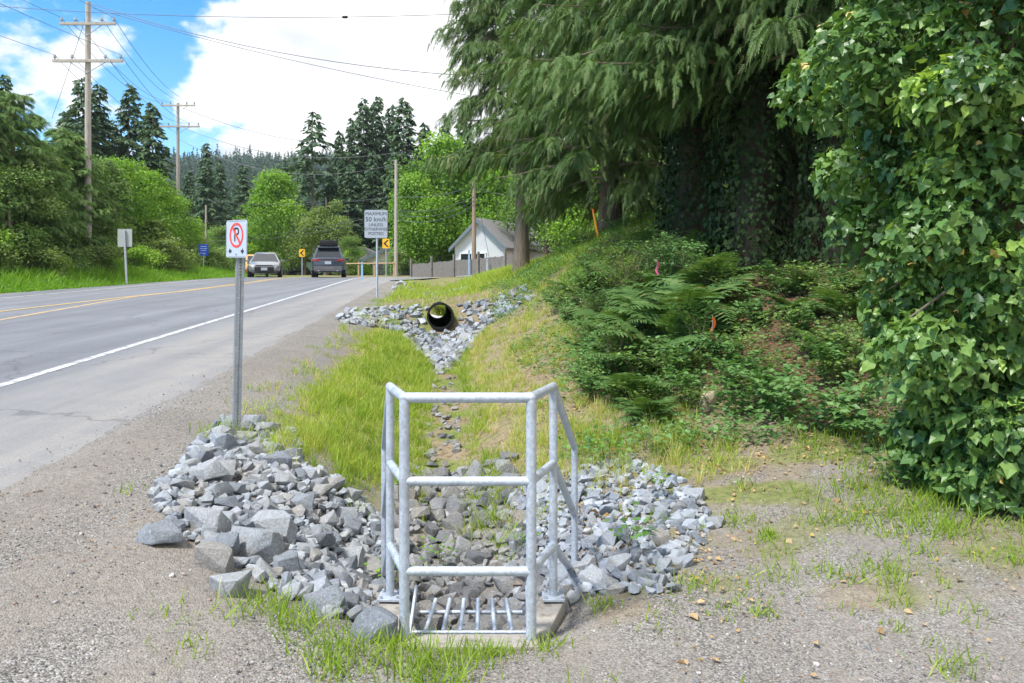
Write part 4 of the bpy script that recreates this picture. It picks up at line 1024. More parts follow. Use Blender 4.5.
for px, Y, sc, k, lab in [(735, 7.3, .85, 1, 'broad-leaved bramble creeping out onto the gravel below the ferns'), (775, 7.0, .9, 0, 'bramble with big pale leaves at the edge of the leaf litter'), (820, 6.6, .85, 1, None), (850, 6.4, .95, 0, None),
    (885, 6.1, .9, 1, None), (910, 5.7, .8, 0, 'broad-leaved shoots at the foot of the ivy tree'), (895, 5.4, .6, 1, None), (690, 7.7, .8, 0, None), (660, 7.9, .7, 1, None), (935, 5.5, .8, 0, None), (965, 5.9, .8, 0, None)]:
    plant(BR[k], px, Y, sc, 'bramble_shrub', lab or 'leafy bramble along the edge between gravel and shade', 'shrub', 'brambles along the edge of the gravel', tilt=.1)
for px, Y, sc, k, lab in [(628, 4.62, 1.15, 0, 'young weed with round leaves growing out of the stone apron'), (610, 6.35, 1.3, 1, 'feathery weed at the top of the stone apron'), (663, 5.6, .9, 1, 'feathery weed between pale stones near the apron tip'), (645, 6.4, 1.3, 0, 'tall weed behind the top of the stone apron'),
    (440, 5.5, 1.2, 1, 'weed tuft on the ditch floor behind the middle rail'), (516, 5.4, 1.1, 1, 'weed tuft beside the right front post, among dark rocks'), (398, 5.0, 1.2, 1, 'weed tuft beside the left posts, among dark rocks')]:
    p = plant(WE[k], px, Y, sc, 'weed', lab, 'weed', 'weeds among the rocks'); p.location.z += .08

for px, Y, sc, k in [(600, 11.6, .5, 2), (632, 11.4, .6, 1), (668, 11.9, .62, 0), (715, 10.9, .55, 2), (590, 13.2, .55, 0), (650, 13.0, .6, 2), (615, 8.9, .4, 1), (700, 9.0, .42, 0)]:
    plant(TALL[k], px, Y, sc, 'bramble_shrub', 'taller tangled shrub rising among the ferns on the bank', 'shrub', 'tall shrubs among the ferns', tilt=.12)
# ------------------------------------------------------------------ ground cover: grass, litter, undergrowth
def grass_obj(name, label, X, Y, h, w, mat, seed, tint=None, cat='grass', lean=.48, proto=None, zoff=0, tilt=None):
    r = np.random.RandomState(seed); n = len(X); Z = zt(X, Y) + zoff; pr = proto or blade(3)
    a = r.uniform(0, 2 * np.pi, n); tx, ty = r.normal(0, lean, n), r.normal(0, lean, n)
    if tilt is not None: tx, ty = tx + tilt[:, 0], ty + tilt[:, 1]
    M = np.zeros((n, 3, 3)); c, s = np.cos(a), np.sin(a)
    up = unit(np.stack([tx, ty, np.ones(n)], 1)); xx = np.stack([c, s, np.zeros(n)], 1); yy = unit(np.cross(up, xx)); xx = np.cross(yy, up)
    M[:, :, 0] = xx * w[:, None]; M[:, :, 1] = yy * h[:, None]; M[:, :, 2] = up * h[:, None]
    V, Fl = scatter(pr[0], pr[1], M, np.stack([X, Y, Z], 1))
    if tint is None: tint = np.clip(r.normal(.45, .22, n), 0, 1)
    o = link(name, mesh_np(name, V, Fl, mat, np.repeat(tint, len(pr[0])))); tag(o, label, cat, kind='stuff'); return o
def ditch_grass():
    r = np.random.RandomState(91); n = 330000
    Y = 5.4 + 12.8 * r.uniform(0, 1, n) ** 1.15; u = r.uniform(-1.9, 2.3, n); X = xd(Y) + u
    cl = fbm(X * 1.1, Y * .9, 61); cl2 = fbm(X * 4, Y * 4, 62)
    lush = sstep(-1.55, -1.15, u + .35 * (cl - .5)) * (1 - sstep(-.36, -.05, u + .5 * (cl2 - .5))) + sstep(.10, .34, u + .5 * (cl2 - .5)) * (1 - sstep(.40, .9, u + (cl - .5) * 1.2)) * .48
    sparse = .26 * (u > .6) * sstep(.34, .55, cl2) + .05 * (u < -1.2)
    dens = (lush * (.12 + .88 * sstep(.36, .58, cl2 + .10)) + sparse) * sstep(5.6, 6.9, Y - .5 * (u < -.9) + 1.6 * (cl - .5) + .3 * (u > .2))
    dens = dens * (1 - sstep(15.4, 16.4, Y + .6 * np.abs(u))) + .05 * (Y > 16)
    dens = dens * np.where((np.abs(u) < .12 + .75 * np.clip((Y - 12.6) / 3.3, 0, 1)) & (Y > 12.4), .04, 1)
    keep = r.uniform(0, 1, n) < dens * .062; cx, cy, u, cl = X[keep], Y[keep], u[keep], cl[keep]; nc = len(cx)
    nb = r.randint(7, 24, nc); ci = np.repeat(np.arange(nc), nb); n = len(ci); ph = r.uniform(0, 2 * np.pi, n); rad = np.abs(r.normal(0, .035, n)) * r.uniform(.5, 1.8, nc)[ci]
    X = cx[ci] + np.cos(ph) * rad; Y = cy[ci] + np.sin(ph) * rad
    hc = r.uniform(.05, .20, nc) * (.45 + 1.0 * cl) * np.where(r.uniform(size=nc) < .1, 1.5, 1); h = hc[ci] * r.uniform(.45, 1.15, n)
    w = r.uniform(.003, .0075, n) * (.6 + .055 * Y)
    tc = np.clip(r.normal(.44, .17, nc) + (u > .45) * .36 + .5 * (fbm(cx * 2.2, cy * 2.2, 67) - .5) + .25 * sstep(-.9, -1.5, u), 0, 1); t = np.clip(tc[ci] + r.normal(0, .13, n), 0, 1)
    st = r.uniform(size=n) < .035; h = np.where(st, h * 1.7, h); w = np.where(st, w * .6, w); t = np.where(st, .97, t)
    tilt = np.stack([np.cos(ph) * rad * 9, np.sin(ph) * rad * 9], 1)
    grass_obj('ditch_grass', 'bright yellow green grass on both sides of the ditch', X, Y, h, w, MT['grass'], 92, t, lean=.25, tilt=tilt)
ditch_grass()
def edge_grass():
    """tufts: in front of the railing, across the right hand gravel, behind the stone apron, along the shoulder"""
    r = np.random.RandomState(93); XS, YS, H = [], [], []
    def tuft(x, y, n, rad, h):
        XS.append(x + r.normal(0, rad, n)); YS.append(y + r.normal(0, rad, n)); H.append(h * r.uniform(.5, 1.3, n))
    for px, Y, n, rad, h in [(430, 3.28, 190, .09, .12), (470, 3.42, 120, .08, .09), (375, 3.40, 130, .10, .10), (330, 3.35, 120, .10, .11), (500, 3.47, 80, .06, .07), (300, 3.6, 130, .09, .11), (265, 3.75, 120, .10, .12), (400, 3.5, 60, .06, .08), (350, 3.2, 90, .12, .10), (440, 3.15, 90, .1, .11),
        (185, 3.25, 26, .07, .07), (175, 3.5, 24, .07, .06), (545, 3.5, 60, .06, .07), (590, 3.1, 10, .05, .13), (238, 6.35, 160, .12, .12), (222, 6.5, 90, .1, .10), (260, 6.5, 60, .1, .1), (128, 4.9, 14, .06, .07), (600, 3.9, 60, .05, .07), (660, 6.6, 120, .15, .12), (700, 6.4, 160, .2, .12), (640, 7.0, 220, .2, .14), (595, 6.9, 260, .18, .16), (610, 6.2, 60, .1, .12), (575, 7.4, 300, .2, .16)]:
        x = (px - 512) * Y / F; tuft(x, Y, n, rad, h)
    for _ in range(330):
        Y = r.uniform(3.0, 7.8); px = r.uniform(560, 1024); x = (px - 512) * Y / F; u = x - float(xd(Y))
        if u < .9 or float(fbm(np.array([x * .9]), np.array([Y * .9]), 21)[0]) + r.uniform(-.1, .1) < .47: continue
        if Y < 5 and px < 700 and r.uniform() < .7: continue
        tuft(x, Y, r.randint(10, 46), r.uniform(.03, .1), r.uniform(.04, .10))
    for _ in range(60):
        Y = r.uniform(4.6, 6.6); px = r.uniform(800, 985) ; x = (px - 512) * Y / F; tuft(x, Y, 50, .09, r.uniform(.06, .16))
    for _ in range(70):
        Y = r.uniform(7, 24); u = r.uniform(-2.0, -1.4); tuft(float(xd(Y)) + u, Y, r.randint(8, 40), .09, r.uniform(.05, .1))
    X, Y, H = map(np.concatenate, (XS, YS, H)); n = len(X)
    grass_obj('grass_tufts', 'scattered green grass tufts over the gravel', X, Y, H, r.uniform(.004, .008, n), MT['grass'], 94, np.clip(r.normal(.3, .2, n), 0, 1), lean=.4)
edge_grass()
def bank_cover():
    r = np.random.RandomState(95); n = 110000
    Y = r.uniform(6.4, 22, n); u = r.uniform(1.0, 5.5, n); X = xd(Y) + u; cl = fbm(X * 1.4, Y * 1.2, 71)
    shade = sstep(2.4, 3.4, u) * (Y < 16)
    keep = r.uniform(0, 1, n) < np.where(u < 1.9, .30 * sstep(.42, .6, cl), .75 * sstep(.30, .5, cl)) * (1 - .4 * shade) * (1 - .30 * ((X / Y > .275) & (Y > 8))); X, Y = X[keep], Y[keep]; n = len(X)
    a = r.uniform(0, 2 * np.pi, n); D = unit(np.stack([np.cos(a), np.sin(a), r.uniform(-.2, .7, n)], 1)); P = np.stack([X, Y, zt(X, Y) + r.uniform(.01, .16, n)], 1)
    o = link('undergrowth', leaves_mesh('undergrowth', P, D, r.uniform(.022, .07, n), MT['bramble'], leaf_simple(), r, np.clip(r.normal(.5, .25, n), 0, 1), .4)); tag(o, 'low leafy undergrowth covering the bank below the trees', 'undergrowth', kind='stuff')
    # tall dry grass over the mound and the hillside behind
    n = 52000; Y = r.uniform(17.6, 38, n); u = r.uniform(-1.6, 5.5, n); X = xd(Y) + u; cl = fbm(X * .8, Y * .6, 73)
    d = np.where(Y < 22.2, .10 + .5 * sstep(1.2, 2.2, u), np.where(u > -.2, .95, .5)) * sstep(.28, .5, cl); keep = r.uniform(0, 1, n) < d; X, Y, cl = X[keep], Y[keep], cl[keep]; n = len(X)
    grass_obj('mound_grass', 'tall pale grass over the mound and the bank behind', X, Y, r.uniform(.10, .34, n) * np.where(Y < 22.2, .55, 1.1), r.uniform(.014, .026, n), MT['grass'], 96, np.clip(r.normal(.55, .2, n) + .2 * (Y < 22.2), 0, 1))
    # grass of the sunny bank at the foot of the cedars
    n = 30000; Y = r.uniform(12, 24, n); u = r.uniform(1.6, 5.5, n); X = xd(Y) + u; cl = fbm(X * 1.2, Y, 75); keep = (r.uniform(0, 1, n) < .8 * sstep(.35, .55, cl)) & (Y > 15) & (r.uniform(0, 1, n) < .45 + .55 * (u > 2.4)); X, Y = X[keep], Y[keep]; n = len(X)
    grass_obj('hillside_grass', 'bright grass on the open hillside left of the big cedars', X, Y, r.uniform(.08, .26, n), r.uniform(.01, .018, n), MT['grass'], 97, np.clip(r.normal(.38, .25, n), 0, 1))
bank_cover()
def litter():
    r = np.random.RandomState(98); n = 34000
    Y = r.uniform(2.9, 14, n); px = r.uniform(500, 1060, n); X = (px - 512) * Y / F; u = X - xd(Y); s_, g_, l_ = ground_weights(X, Y)
    cl = fbm(X * 1.8, Y * 1.8, 81)
    d = np.where(l_ > .4, .8, np.where(u > .9, (.05 + .50 * sstep(.43, .58, cl)) * (.22 + .78 * sstep(4.2, 6, Y + .5 * u)), .0)); keep = r.uniform(0, 1, n) < d; X, Y = X[keep], Y[keep]
    m = 500; Yl = r.uniform(4, 7.5, m); ul = np.clip(r.normal(-1.7, .22, m), -2.5, -1); X = np.concatenate([X, xd(Yl) + ul]); Y = np.concatenate([Y, Yl]); n = len(X)
    a = r.uniform(0, 2 * np.pi, n); D = unit(np.stack([np.cos(a), np.sin(a), r.uniform(-.25, .5, n)], 1)); P = np.stack([X, Y, zt(X, Y) + .014], 1)
    S = np.where(np.arange(n) < n - m, np.clip(np.exp(r.normal(-3.75, .42, n)), .01, .07), r.uniform(.008, .022, n)); t = np.where(np.arange(n) < n - m, r.uniform(0, 1, n), r.uniform(0, .3, n))
    U = np.tile([[0, 0, 1.]], (n, 1)) + r.normal(0, .45, (n, 3))
    o = link('leaf_litter', leaves_mesh('leaf_litter', P, D, S, MT['litter'], leaf_simple(), r, t, .5, U)); tag(o, 'tan and brown fallen leaves and twigs strewn on the ground', 'fallen leaves', kind='stuff')
litter()
# ------------------------------------------------------------------ trees and bushes beyond the road
def fir_mesh(seed, H, Rm, nb=150, z0f=.12, mat='fir', dens=1.0, spray=.55):
    r = np.random.RandomState(seed); P, D, S, Tn = [], [], [], []
    for b in range(nb):
        t = (b + r.uniform()) / nb; z = H * (z0f + (1 - z0f) * t ** .9); a = r.uniform(0, 6.28)
        L_ = (Rm * (1 - t) ** .8 + .25) * r.uniform(.55, 1.15); m = max(3, int(L_ * 6 * dens)); tt = np.sort(r.uniform(.12, 1, m))
        out = np.array([math.cos(a), math.sin(a), 0]); sd = np.array([-out[1], out[0], 0])
        p = out[None] * (L_ * tt)[:, None]; p[:, 2] = z + L_ * (.10 * tt - .42 * tt ** 2 + .12 * tt ** 4)
        p += sd[None] * r.normal(0, .16 * L_, m)[:, None] * (1.1 - tt)[:, None]
        d = out[None] * .8 + sd[None] * r.normal(0, .7, m)[:, None]; d[:, 2] = -r.uniform(.1, .7, m)
        P.append(p); D.append(unit(d)); S.append(spray * r.uniform(.6, 1.3, m)); Tn.append(np.clip(r.normal(.42, .14) + r.normal(0, .2, m), 0, 1))
    P, D, S, Tn = map(np.concatenate, (P, D, S, Tn))
    pv = np.array([(-.05, 0, 0), (.05, 0, 0), (.34, .45, -.10), (.12, .5, -.05), (.16, .85, -.18), (0, 1.1, -.25), (-.16, .85, -.18), (-.12, .5, -.05), (-.34, .45, -.10)], float)
    pf = np.array([(0, 1, 3), (0, 3, 7), (1, 2, 3), (0, 7, 8), (3, 4, 7), (7, 4, 6), (4, 5, 6)])
    M = frames(D, r.normal(0, .7, len(P))) * S[:, None, None]; V, Fl = scatter(pv, pf, M, P)
    return mesh_np('crown', V, Fl, MT[mat], np.repeat(Tn, len(pv)))
def broad_mesh(seed, H, Rm, n=7000, mat='broad', size=.22, z0=.25, lobes=16, proto=None, name='crown'):
    r = np.random.RandomState(seed); P, D, U, Tn = [], [], [], []
    for k in range(lobes):
        t = r.uniform(0, 1) if k else .95; z = H * (z0 + (1 - z0) * t * .9); prof = math.sin(math.pi * min(1, .22 + .72 * t)) ** .7
        a = r.uniform(0, 6.28); rad = Rm * prof * r.uniform(.25, .85); c = np.array([math.cos(a) * rad, math.sin(a) * rad, z])
        e = Rm * r.uniform(.28, .52) * (.65 + .5 * prof); m = int(n / lobes * r.uniform(.7, 1.3))
        v = unit(r.normal(size=(m, 3)) + np.array([0, 0, .3])); q = c + v * e * np.array([1, 1, .8]) * (r.uniform(.45, 1.1, (m, 1)) + .1 * r.normal(size=(m, 1)))
        P.append(q); D.append(unit(v * .5 + r.normal(0, .5, (m, 3)) + np.array([0, 0, -.35]))); U.append(v + np.array([0, 0, .6])); Tn.append(np.clip(r.normal(.42, .12) + r.normal(0, .17, m), 0, 1))
    P, D, U, Tn = map(np.concatenate, (P, D, U, Tn)); sel = P[:, 2] > .05; P, D, U, Tn = P[sel], D[sel], U[sel], Tn[sel]
    return leaves_mesh(name, P, D, size * r.uniform(.55, 1.3, len(P)), MT[mat], proto or leaf_simple(), r, Tn, .5, U)
FIRS = [fir_mesh(201, 20, 3.6, 260, .06, spray=.6, dens=1.9), fir_mesh(202, 18, 3.1, 230, .08, spray=.56, dens=1.9), fir_mesh(203, 22, 4.2, 270, .05, spray=.62, dens=1.9)]
PINE = fir_mesh(204, 18, 3.0, 70, .50, spray=.75)
FTS = [trunk_mesh(h, .26, .03, MT['bark'], 8) for h in (18.6, 16.8, 20.4)]; FT = FTS[1]; BT = trunk_mesh(7, .17, .05, MT['bark'], 9, limbs=9, z_lim=(.25, .75))
BRD = [broad_mesh(211, 8, 2.9, 9000), broad_mesh(212, 7, 2.6, 8000, 'broad_pale', .2), broad_mesh(213, 9, 3.2, 9000, 'shrub', .2)]
MAPLE = broad_mesh(214, 13, 4.6, 15000, 'broad', .30, .12, 30, leaf_maple())
BUSH = [broad_mesh(221, 2.4, 1.5, 4200, 'broad', .13, .02, 10, name='leaves'), broad_mesh(222, 2.1, 1.6, 4200, 'shrub', .12, .02, 11, name='leaves'), broad_mesh(223, 1.8, 1.3, 3600, 'broad_pale', .12, .02, 9, name='leaves')]
BST = trunk_mesh(1.6, .05, .015, MT['bark'], 12, limbs=7, z_lim=(.2, .8), name='stem', limb_len=.5)
def gz(x, y): return float(zt(x, y))
def far_tree(kind, px, top, Y, base_h, label, group, cat='tree', trunk=None, sx=1.0, rz=None):
    x = (px - 512) * Y / F; zb = gz(x, Y); h = EYE - (top - 276) * Y / F - zb; s = h / base_h
    return tree('fir_tree' if kind in FIRS or kind is PINE else ('bush' if cat == 'bush' else 'leafy_tree'), Vector((x, Y, zb)), rv.uniform(0, 6.28) if rz is None else rz, label, cat, group,
                [('trunk' if cat == 'tree' else 'stem', trunk), ('crown' if cat == 'tree' else 'leaves', kind)], (s * sx, s * sx, s))
g1 = 'trees and bushes along the left roadside'
ced_l = cedar_mesh(31, 12, .4, 3.1, 190, .5, 40)
LEFTCED = ced_l[0]; LEFTCED.materials[0] = MT['cedar_sunlit']; tr_l = trunk_mesh(11.2, .3, .03, MT['bark'], 14)
def lcedar(px, top, Y, lab, sx=1.0):
    x = (px - 512) * Y / F; zb = gz(x, Y); s = (EYE - (top - 276) * Y / F - zb) / 12.0
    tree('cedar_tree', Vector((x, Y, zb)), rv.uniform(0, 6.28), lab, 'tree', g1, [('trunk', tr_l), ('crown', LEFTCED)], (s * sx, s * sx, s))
lcedar(12, 92, 33, 'bushy cedar at the left edge, taller than the hedge beside it', 1.3); lcedar(-45, 60, 31, 'tall cedar cut off by the left edge', 1.2); lcedar(62, 128, 37, 'grey green cedar right of the edge tree, below the near power pole', 1.35); lcedar(100, 158, 41, 'low drooping cedar under the near power pole', 1.4)
for px, top, Y, k, sx, lab in [(36, 150, 34, 2, 1.1, 'dull green tree between the two roadside cedars'), (84, 152, 39.5, 2, 1.1, 'dull green tree in the hedge behind the back of a sign'), (118, 160, 43, 0, 1.0, 'bright leafy tree right of the near power pole'), (146, 172, 46, 0, 1.0, 'bright leafy tree in front of the tall left firs'), (171, 196, 49, 0, 1.05, 'bright green tree stepping down towards the blue sign'), (188, 222, 51.5, 1, 1.05, 'last small pale tree of the left hedge, next to the yellow marker'), (10, 165, 31, 2, 1.2, 'dull green tree low at the left edge')]:
    far_tree(BRD[k], px, top, Y, (8, 7, 9)[k], lab, g1, trunk=BT, sx=sx)
for i, (px, top, Y, k, sx) in enumerate([(-8, 226, 32.5, 1, 1.2), (22, 222, 33.5, 1, 1.1), (50, 218, 36, 1, 1.1), (74, 226, 37.5, 2, 1.0), (98, 222, 39, 1, 1.1), (118, 230, 40, 0, 1.0), (142, 222, 43, 2, 1.2), (157, 232, 45, 1, 1.0), (174, 236, 47, 0, 1.1), (186, 243, 49.5, 0, 1.0), (196, 249, 52, 2, 1.0)]):
    far_tree(BUSH[k], px, top, Y, (2.4, 2.1, 1.8)[k], ['bright green roadside bush in the hedge foot on the left', 'dusty grey green roadside bush in the hedge foot on the left', 'pale green roadside bush in the hedge foot on the left'][k], g1, 'bush', BST, sx)
g2 = 'tall firs beyond the road'
for px, top, Y, k, sx, lab in [(82, 76, 60, 0, 1.0, 'tall fir just behind the near power pole'), (98, 84, 62, 1, 1.0, 'fir right of the near power pole'), (130, 84, 62, 2, .95, 'spreading fir between the two crossarm poles'), (152, 102, 60, 0, 1.05, 'shorter fir left of the second crossarm pole'), (3, 74, 46, 1, .9, 'fir tip at the left edge above the cedars'), (112, 120, 66, 1, 1.2, None), (66, 110, 66, 0, 1.1, None),
    (206, 143, 88, 1, .9, 'thin dark fir right of the second crossarm pole'), (219, 160, 100, 0, 1.0, None), (243, 165, 105, 1, 1.1, 'fir standing behind the bright maple clump'), (189, 170, 95, 2, 1.0, None), (262, 178, 110, 0, 1.2, None), (286, 160, 100, 1, 1.1, None),
    (340, 130, 92, 0, .8, None), (352, 118, 88, 1, .8, None), (363, 98, 90, 2, .85, 'leftmost tall spire of the fir stand'), (377, 96, 92, 1, .8, 'tallest spire of the fir stand'), (391, 104, 94, 0, .8, None), (404, 98, 88, 1, 1.05, 'broad fir at the right of the stand, behind the plain pole'), (425, 122, 96, 0, .9, None), (446, 124, 92, 1, .8, None), (465, 107, 90, 1, .9, 'fir spire peeping over the big maple'), (330, 165, 86, 2, .9, None), (372, 150, 84, 2, .9, None), (395, 150, 82, 0, 1.0, None), (350, 165, 82, 1, 1.1, None), (418, 155, 84, 0, 1.0, None),
    (500, 120, 80, 0, 1.1, None), (540, 100, 70, 1, 1.2, None), (585, 90, 66, 0, 1.3, None), (640, 90, 64, 2, 1.2, None), (700, 80, 60, 1, 1.3, None), (760, 80, 60, 0, 1.3, None), (830, 70, 58, 2, 1.3, None), (900, 60, 60, 1, 1.3, None), (980, 60, 60, 0, 1.3, None), (1060, 60, 60, 0, 1.3, None)]:
    far_tree(FIRS[k], px, top, Y, (20, 18, 22)[k], lab or 'dark green fir in the woods beyond the bend', g2, trunk=FTS[k], sx=sx)
far_tree(PINE, 315, 112, 84, 18, 'lone pine with bare lower trunk and flat tufted crown', g2, trunk=FT, sx=1.05)
g3 = 'leafy trees around the houses'
for px, top, Y, m, bh, sx, lab in [(276, 172, 74, BRD[0], 8, .92, 'bright green tree behind the silver car'), (262, 196, 76, BRD[0], 8, 1.0, 'lower bright green tree left of the bright one behind the cars'), (326, 198, 70, BRD[1], 7, 1.05, 'round pale green tree behind the dark car'), (305, 215, 72, BRD[1], 7, 1.0, None), (440, 134, 66, MAPLE, 13, .95, 'big bright maple filling the view behind the wooden fence'), (418, 172, 62, MAPLE, 13, .9, 'lower maple behind the plain pole'), (470, 150, 70, MAPLE, 13, .9, 'maple between the big one and the cedar trunk'), (495, 170, 64, BRD[0], 8, 1.1, None),
    (350, 236, 62, BRD[2], 9, 1.2, None), (225, 226, 80, BRD[2], 9, 1.4, None), (245, 232, 70, BRD[0], 8, 1.3, None), (208, 232, 84, BRD[0], 8, 1.2, None), (545, 165, 56, BRD[2], 9, 1.2, None), (590, 150, 46, BRD[0], 8, 1.1, None), (650, 150, 44, BRD[2], 9, 1.2, None), (720, 150, 42, BRD[0], 8, 1.2, None), (800, 160, 38, BRD[2], 9, 1.3, None), (880, 160, 36, BRD[0], 8, 1.3, None), (960, 150, 34, BRD[2], 9, 1.3, None), (1040, 150, 34, BRD[0], 8, 1.3, None)]:
    far_tree(m, px, top, Y, bh, lab or 'leafy green tree filling in between the firs and the houses', g3, trunk=BT, sx=sx)
for px, top, Y, k, lab in [(355, 250, 64, 0, 'low bush left of the small white house'), (400, 252, 60, 1, 'dark bush at the foot of the plain pole'), (272, 254, 66, 1, 'bush behind the silver car roof'), (345, 258, 60, 2, 'pale bush beside the rail fence')]:
    far_tree(BUSH[k], px, top, Y, (2.4, 2.1, 1.8)[k], lab, g3, 'bush', BST, 1.3)
far_tree(broad_mesh(225, 1.6, 1.6, 1800, 'red_leaf', .13, .02, 9, name='leaves'), 226, 253, 72, 1.6, 'dark red leaved bush above the grey board fence', None, 'bush', BST, 1.2)

GBK = 'small bushes of the overgrown left verge'
_r = np.random.RandomState(404)
for i in range(46):
    Y = 27 + i * .56 + _r.uniform(-.4, .4); dl = float(np.interp(Y, *EL)) + _r.uniform(2.0, 3.6); x = float(xroad(Y, dl)); k = _r.randint(3); h = _r.uniform(.8, 1.9)
    s_ = h / (2.4, 2.1, 1.8)[k]; tree('bush', Vector((x, Y, gz(x, Y) - .05)), _r.uniform(0, 6.28), ['small bright green bush among the tall verge grass', 'small dusty green bush among the tall verge grass', 'small pale green bush among the tall verge grass'][k], 'bush', GBK, [('stem', BST), ('leaves', BUSH[k])], (s_ * 1.25, s_ * 1.25, s_))
def hill_forest():
    r = np.random.RandomState(301); n = 5200
    Y = r.uniform(150, 880, n); px = r.uniform(60, 640, n); X = (px - 512) * Y / F; H = r.uniform(8, 19, n) * (.9 + .35 * (r.uniform(size=n) < .1)); k = 34
    pv = np.array([(-.5, 0, 0), (.5, 0, 0), (0, 1.2, -.25)], float); P, D, S, Tn = [], [], [], []
    for i in range(k):
        t = (i + r.uniform(size=n)) / k; a = r.uniform(0, 6.28, n); L_ = H * .2 * (1 - t) ** .75 + .3
        P.append(np.stack([X, Y, zt(X, Y) + H * (.12 + .86 * t)], 1)); D.append(np.stack([np.cos(a), np.sin(a), -.35 + 0 * a], 1)); S.append(L_ * 1.25); Tn.append(np.clip(.4 + .35 * (hash2(np.arange(n), np.arange(n) * 7, 5) - .5) + r.normal(0, .16, n), 0, 1))
    a = np.zeros(n); P.append(np.stack([X, Y, zt(X, Y) + H * .88], 1)); D.append(np.tile([[.02, 0, 1.]], (n, 1))); S.append(H * .11); Tn.append(np.full(n, .4))
    P, D, S, Tn = map(np.concatenate, (P, D, S, Tn)); M = frames(unit(D), r.normal(0, .5, len(P))) * (S[:, None, None] * np.array([.8, 1, 1])[None, None])
    V, Fl = scatter(pv, np.array([(0, 1, 2)]), M, P)
    tag(link('hill_forest', mesh_np('hill_forest', V, Fl, MT['fir_far'], np.repeat(Tn, 3))), 'distant conifer forest covering the hill', 'forest', kind='stuff')
hill_forest()
def verge():
    r = np.random.RandomState(303); n = 120000
    Y = r.uniform(22, 62, n); e = np.interp(Y, *EL); dl = e + r.uniform(-.1, 6.5, n) ** 1.0 + .4 * (fbm(Y * .8, Y * 0, 6) - .5); X = xroad(Y, dl); cl = fbm(X * .7, Y * .5, 91)
    keep = r.uniform(0, 1, n) < .55 + .6 * cl; X, Y, dl, e, cl = X[keep], Y[keep], dl[keep], e[keep], cl[keep]; n = len(X)
    h = r.uniform(.14, .62, n) * sstep(-.4, 1.8, dl - e) * (.7 + 1.0 * cl) + .08
    grass_obj('verge_grass', 'lush green grass verge along the left side of the road', X, Y, h, r.uniform(.022, .05, n), MT['verge'], 304, np.clip(r.normal(.45, .25, n) + .5 * (cl - .5), 0, 1), lean=.4)
verge()

# ------------------------------------------------------------------ houses and fences
def siding_mat():
    m, nt, out = new_mat('white_siding'); b = principled(nt, out, rough=.6, spec=.4)
    tc = nt.nodes.new('ShaderNodeTexCoord'); w = nt.nodes.new('ShaderNodeTexWave'); w.bands_direction = 'Z'; w.wave_profile = 'SAW'; w.inputs['Scale'].default_value = 1.6
    nt.links.new(tc.outputs['Object'], w.inputs['Vector']); c, _ = noise_col(nt, [(.74, .78, .83), (.82, .85, .88)], 2.0); nt.links.new(c, b.inputs['Base Color']); bump(nt, b, w.outputs['Fac'], 1.0, .05); return m
MT['siding'] = siding_mat()
MT['roof_grey'] = simple('grey_shingles', [(.13, .13, .14), (.20, .20, .205), (.165, .165, .17)], 5, .9, 0, .3, 40)
MT['trim_dark'] = paint('trim_dark', (.12, .19, .22), .5)
def house(name, loc, rz, w, d, hw, hr, label, wins, roof='roof_grey', ov=.45):
    root = empty(name, loc, rz); tag(root, label, 'house')
    m = MB(); m.prism([(-w / 2, -.6), (w / 2, -.6), (w / 2, hw), (0, hw + hr), (-w / 2, hw)], 1, 0, d); m.build('wall', MT['siding'], root)
    sl = math.atan2(hr, w / 2)
    for s in (-1, 1):
        e = (s * (w / 2 + ov), hw - ov * math.tan(sl)); t = .14; r_ = (0, hw + hr)
        m = MB(); m.prism([(e[0], e[1] + .02), (r_[0], r_[1] + .02), (r_[0], r_[1] + t + .05), (e[0], e[1] + t)], 1, -ov, d + ov); rf = m.build('roof_slope', MT[roof], root)
        m = MB(); m.prism([(e[0] * .995, e[1] - .14), (r_[0], r_[1] - .16), (r_[0], r_[1] + .015), (e[0] * .995, e[1] + .015)], 1, -ov - .03, -ov + .03); m.build('fascia', MT['trim_dark'], rf)
    for (x, z, ww, wh, kind) in wins:
        m = MB()
        for q in ((0, wh / 2, ww + .16, .09), (0, -wh / 2, ww + .16, .09), (-ww / 2, 0, .09, wh), (ww / 2, 0, .09, wh)): m.box((x + q[0], -.035, z + q[1]), (q[2], .08, q[3] - .002))
        f = m.build('door' if kind == 'door' else 'window', MT['white_trim'], root)
        m = MB(); m.box((x, -.012, z), (ww - .06, .02, wh - .06)); m.build('pane', MT['glass'] if kind != 'door' else MT['trim_dark'], f)
    return root
p = at(479, 262, 54)
h1 = house('white_house', Vector((p.x, 54, 1.75)), R(-24), 3.7, 8.5, 1.9, 1.7, 'white sided house with grey gable roof behind the dark plank fence', [(-.95, .8, .9, 1.2, 'window'), (.1, .8, .8, 1.2, 'window')], ov=.32)
p = at(388, 262, 68); house('white_garage', Vector((p.x, 68, 1.55)), R(8), 5.2, 6, 1.15, 1.3, 'low white garage with open dark bays beyond the rail fence', [(-1.75, .35, 1.0, 1.5, 'window'), (-.35, .35, 1.1, 1.5, 'window'), (1.5, .35, 1.0, 1.5, 'window')])
p = at(363, 262, 74); house('gabled_house', Vector((p.x, 74, 1.55)), R(5), 4.2, 7, 1.6, 1.0, 'small house with blue grey gable left of the white garage', [(0, 1.0, 1.6, .9, 'window'), (-1.3, .2, 1.1, 1.3, 'window')])
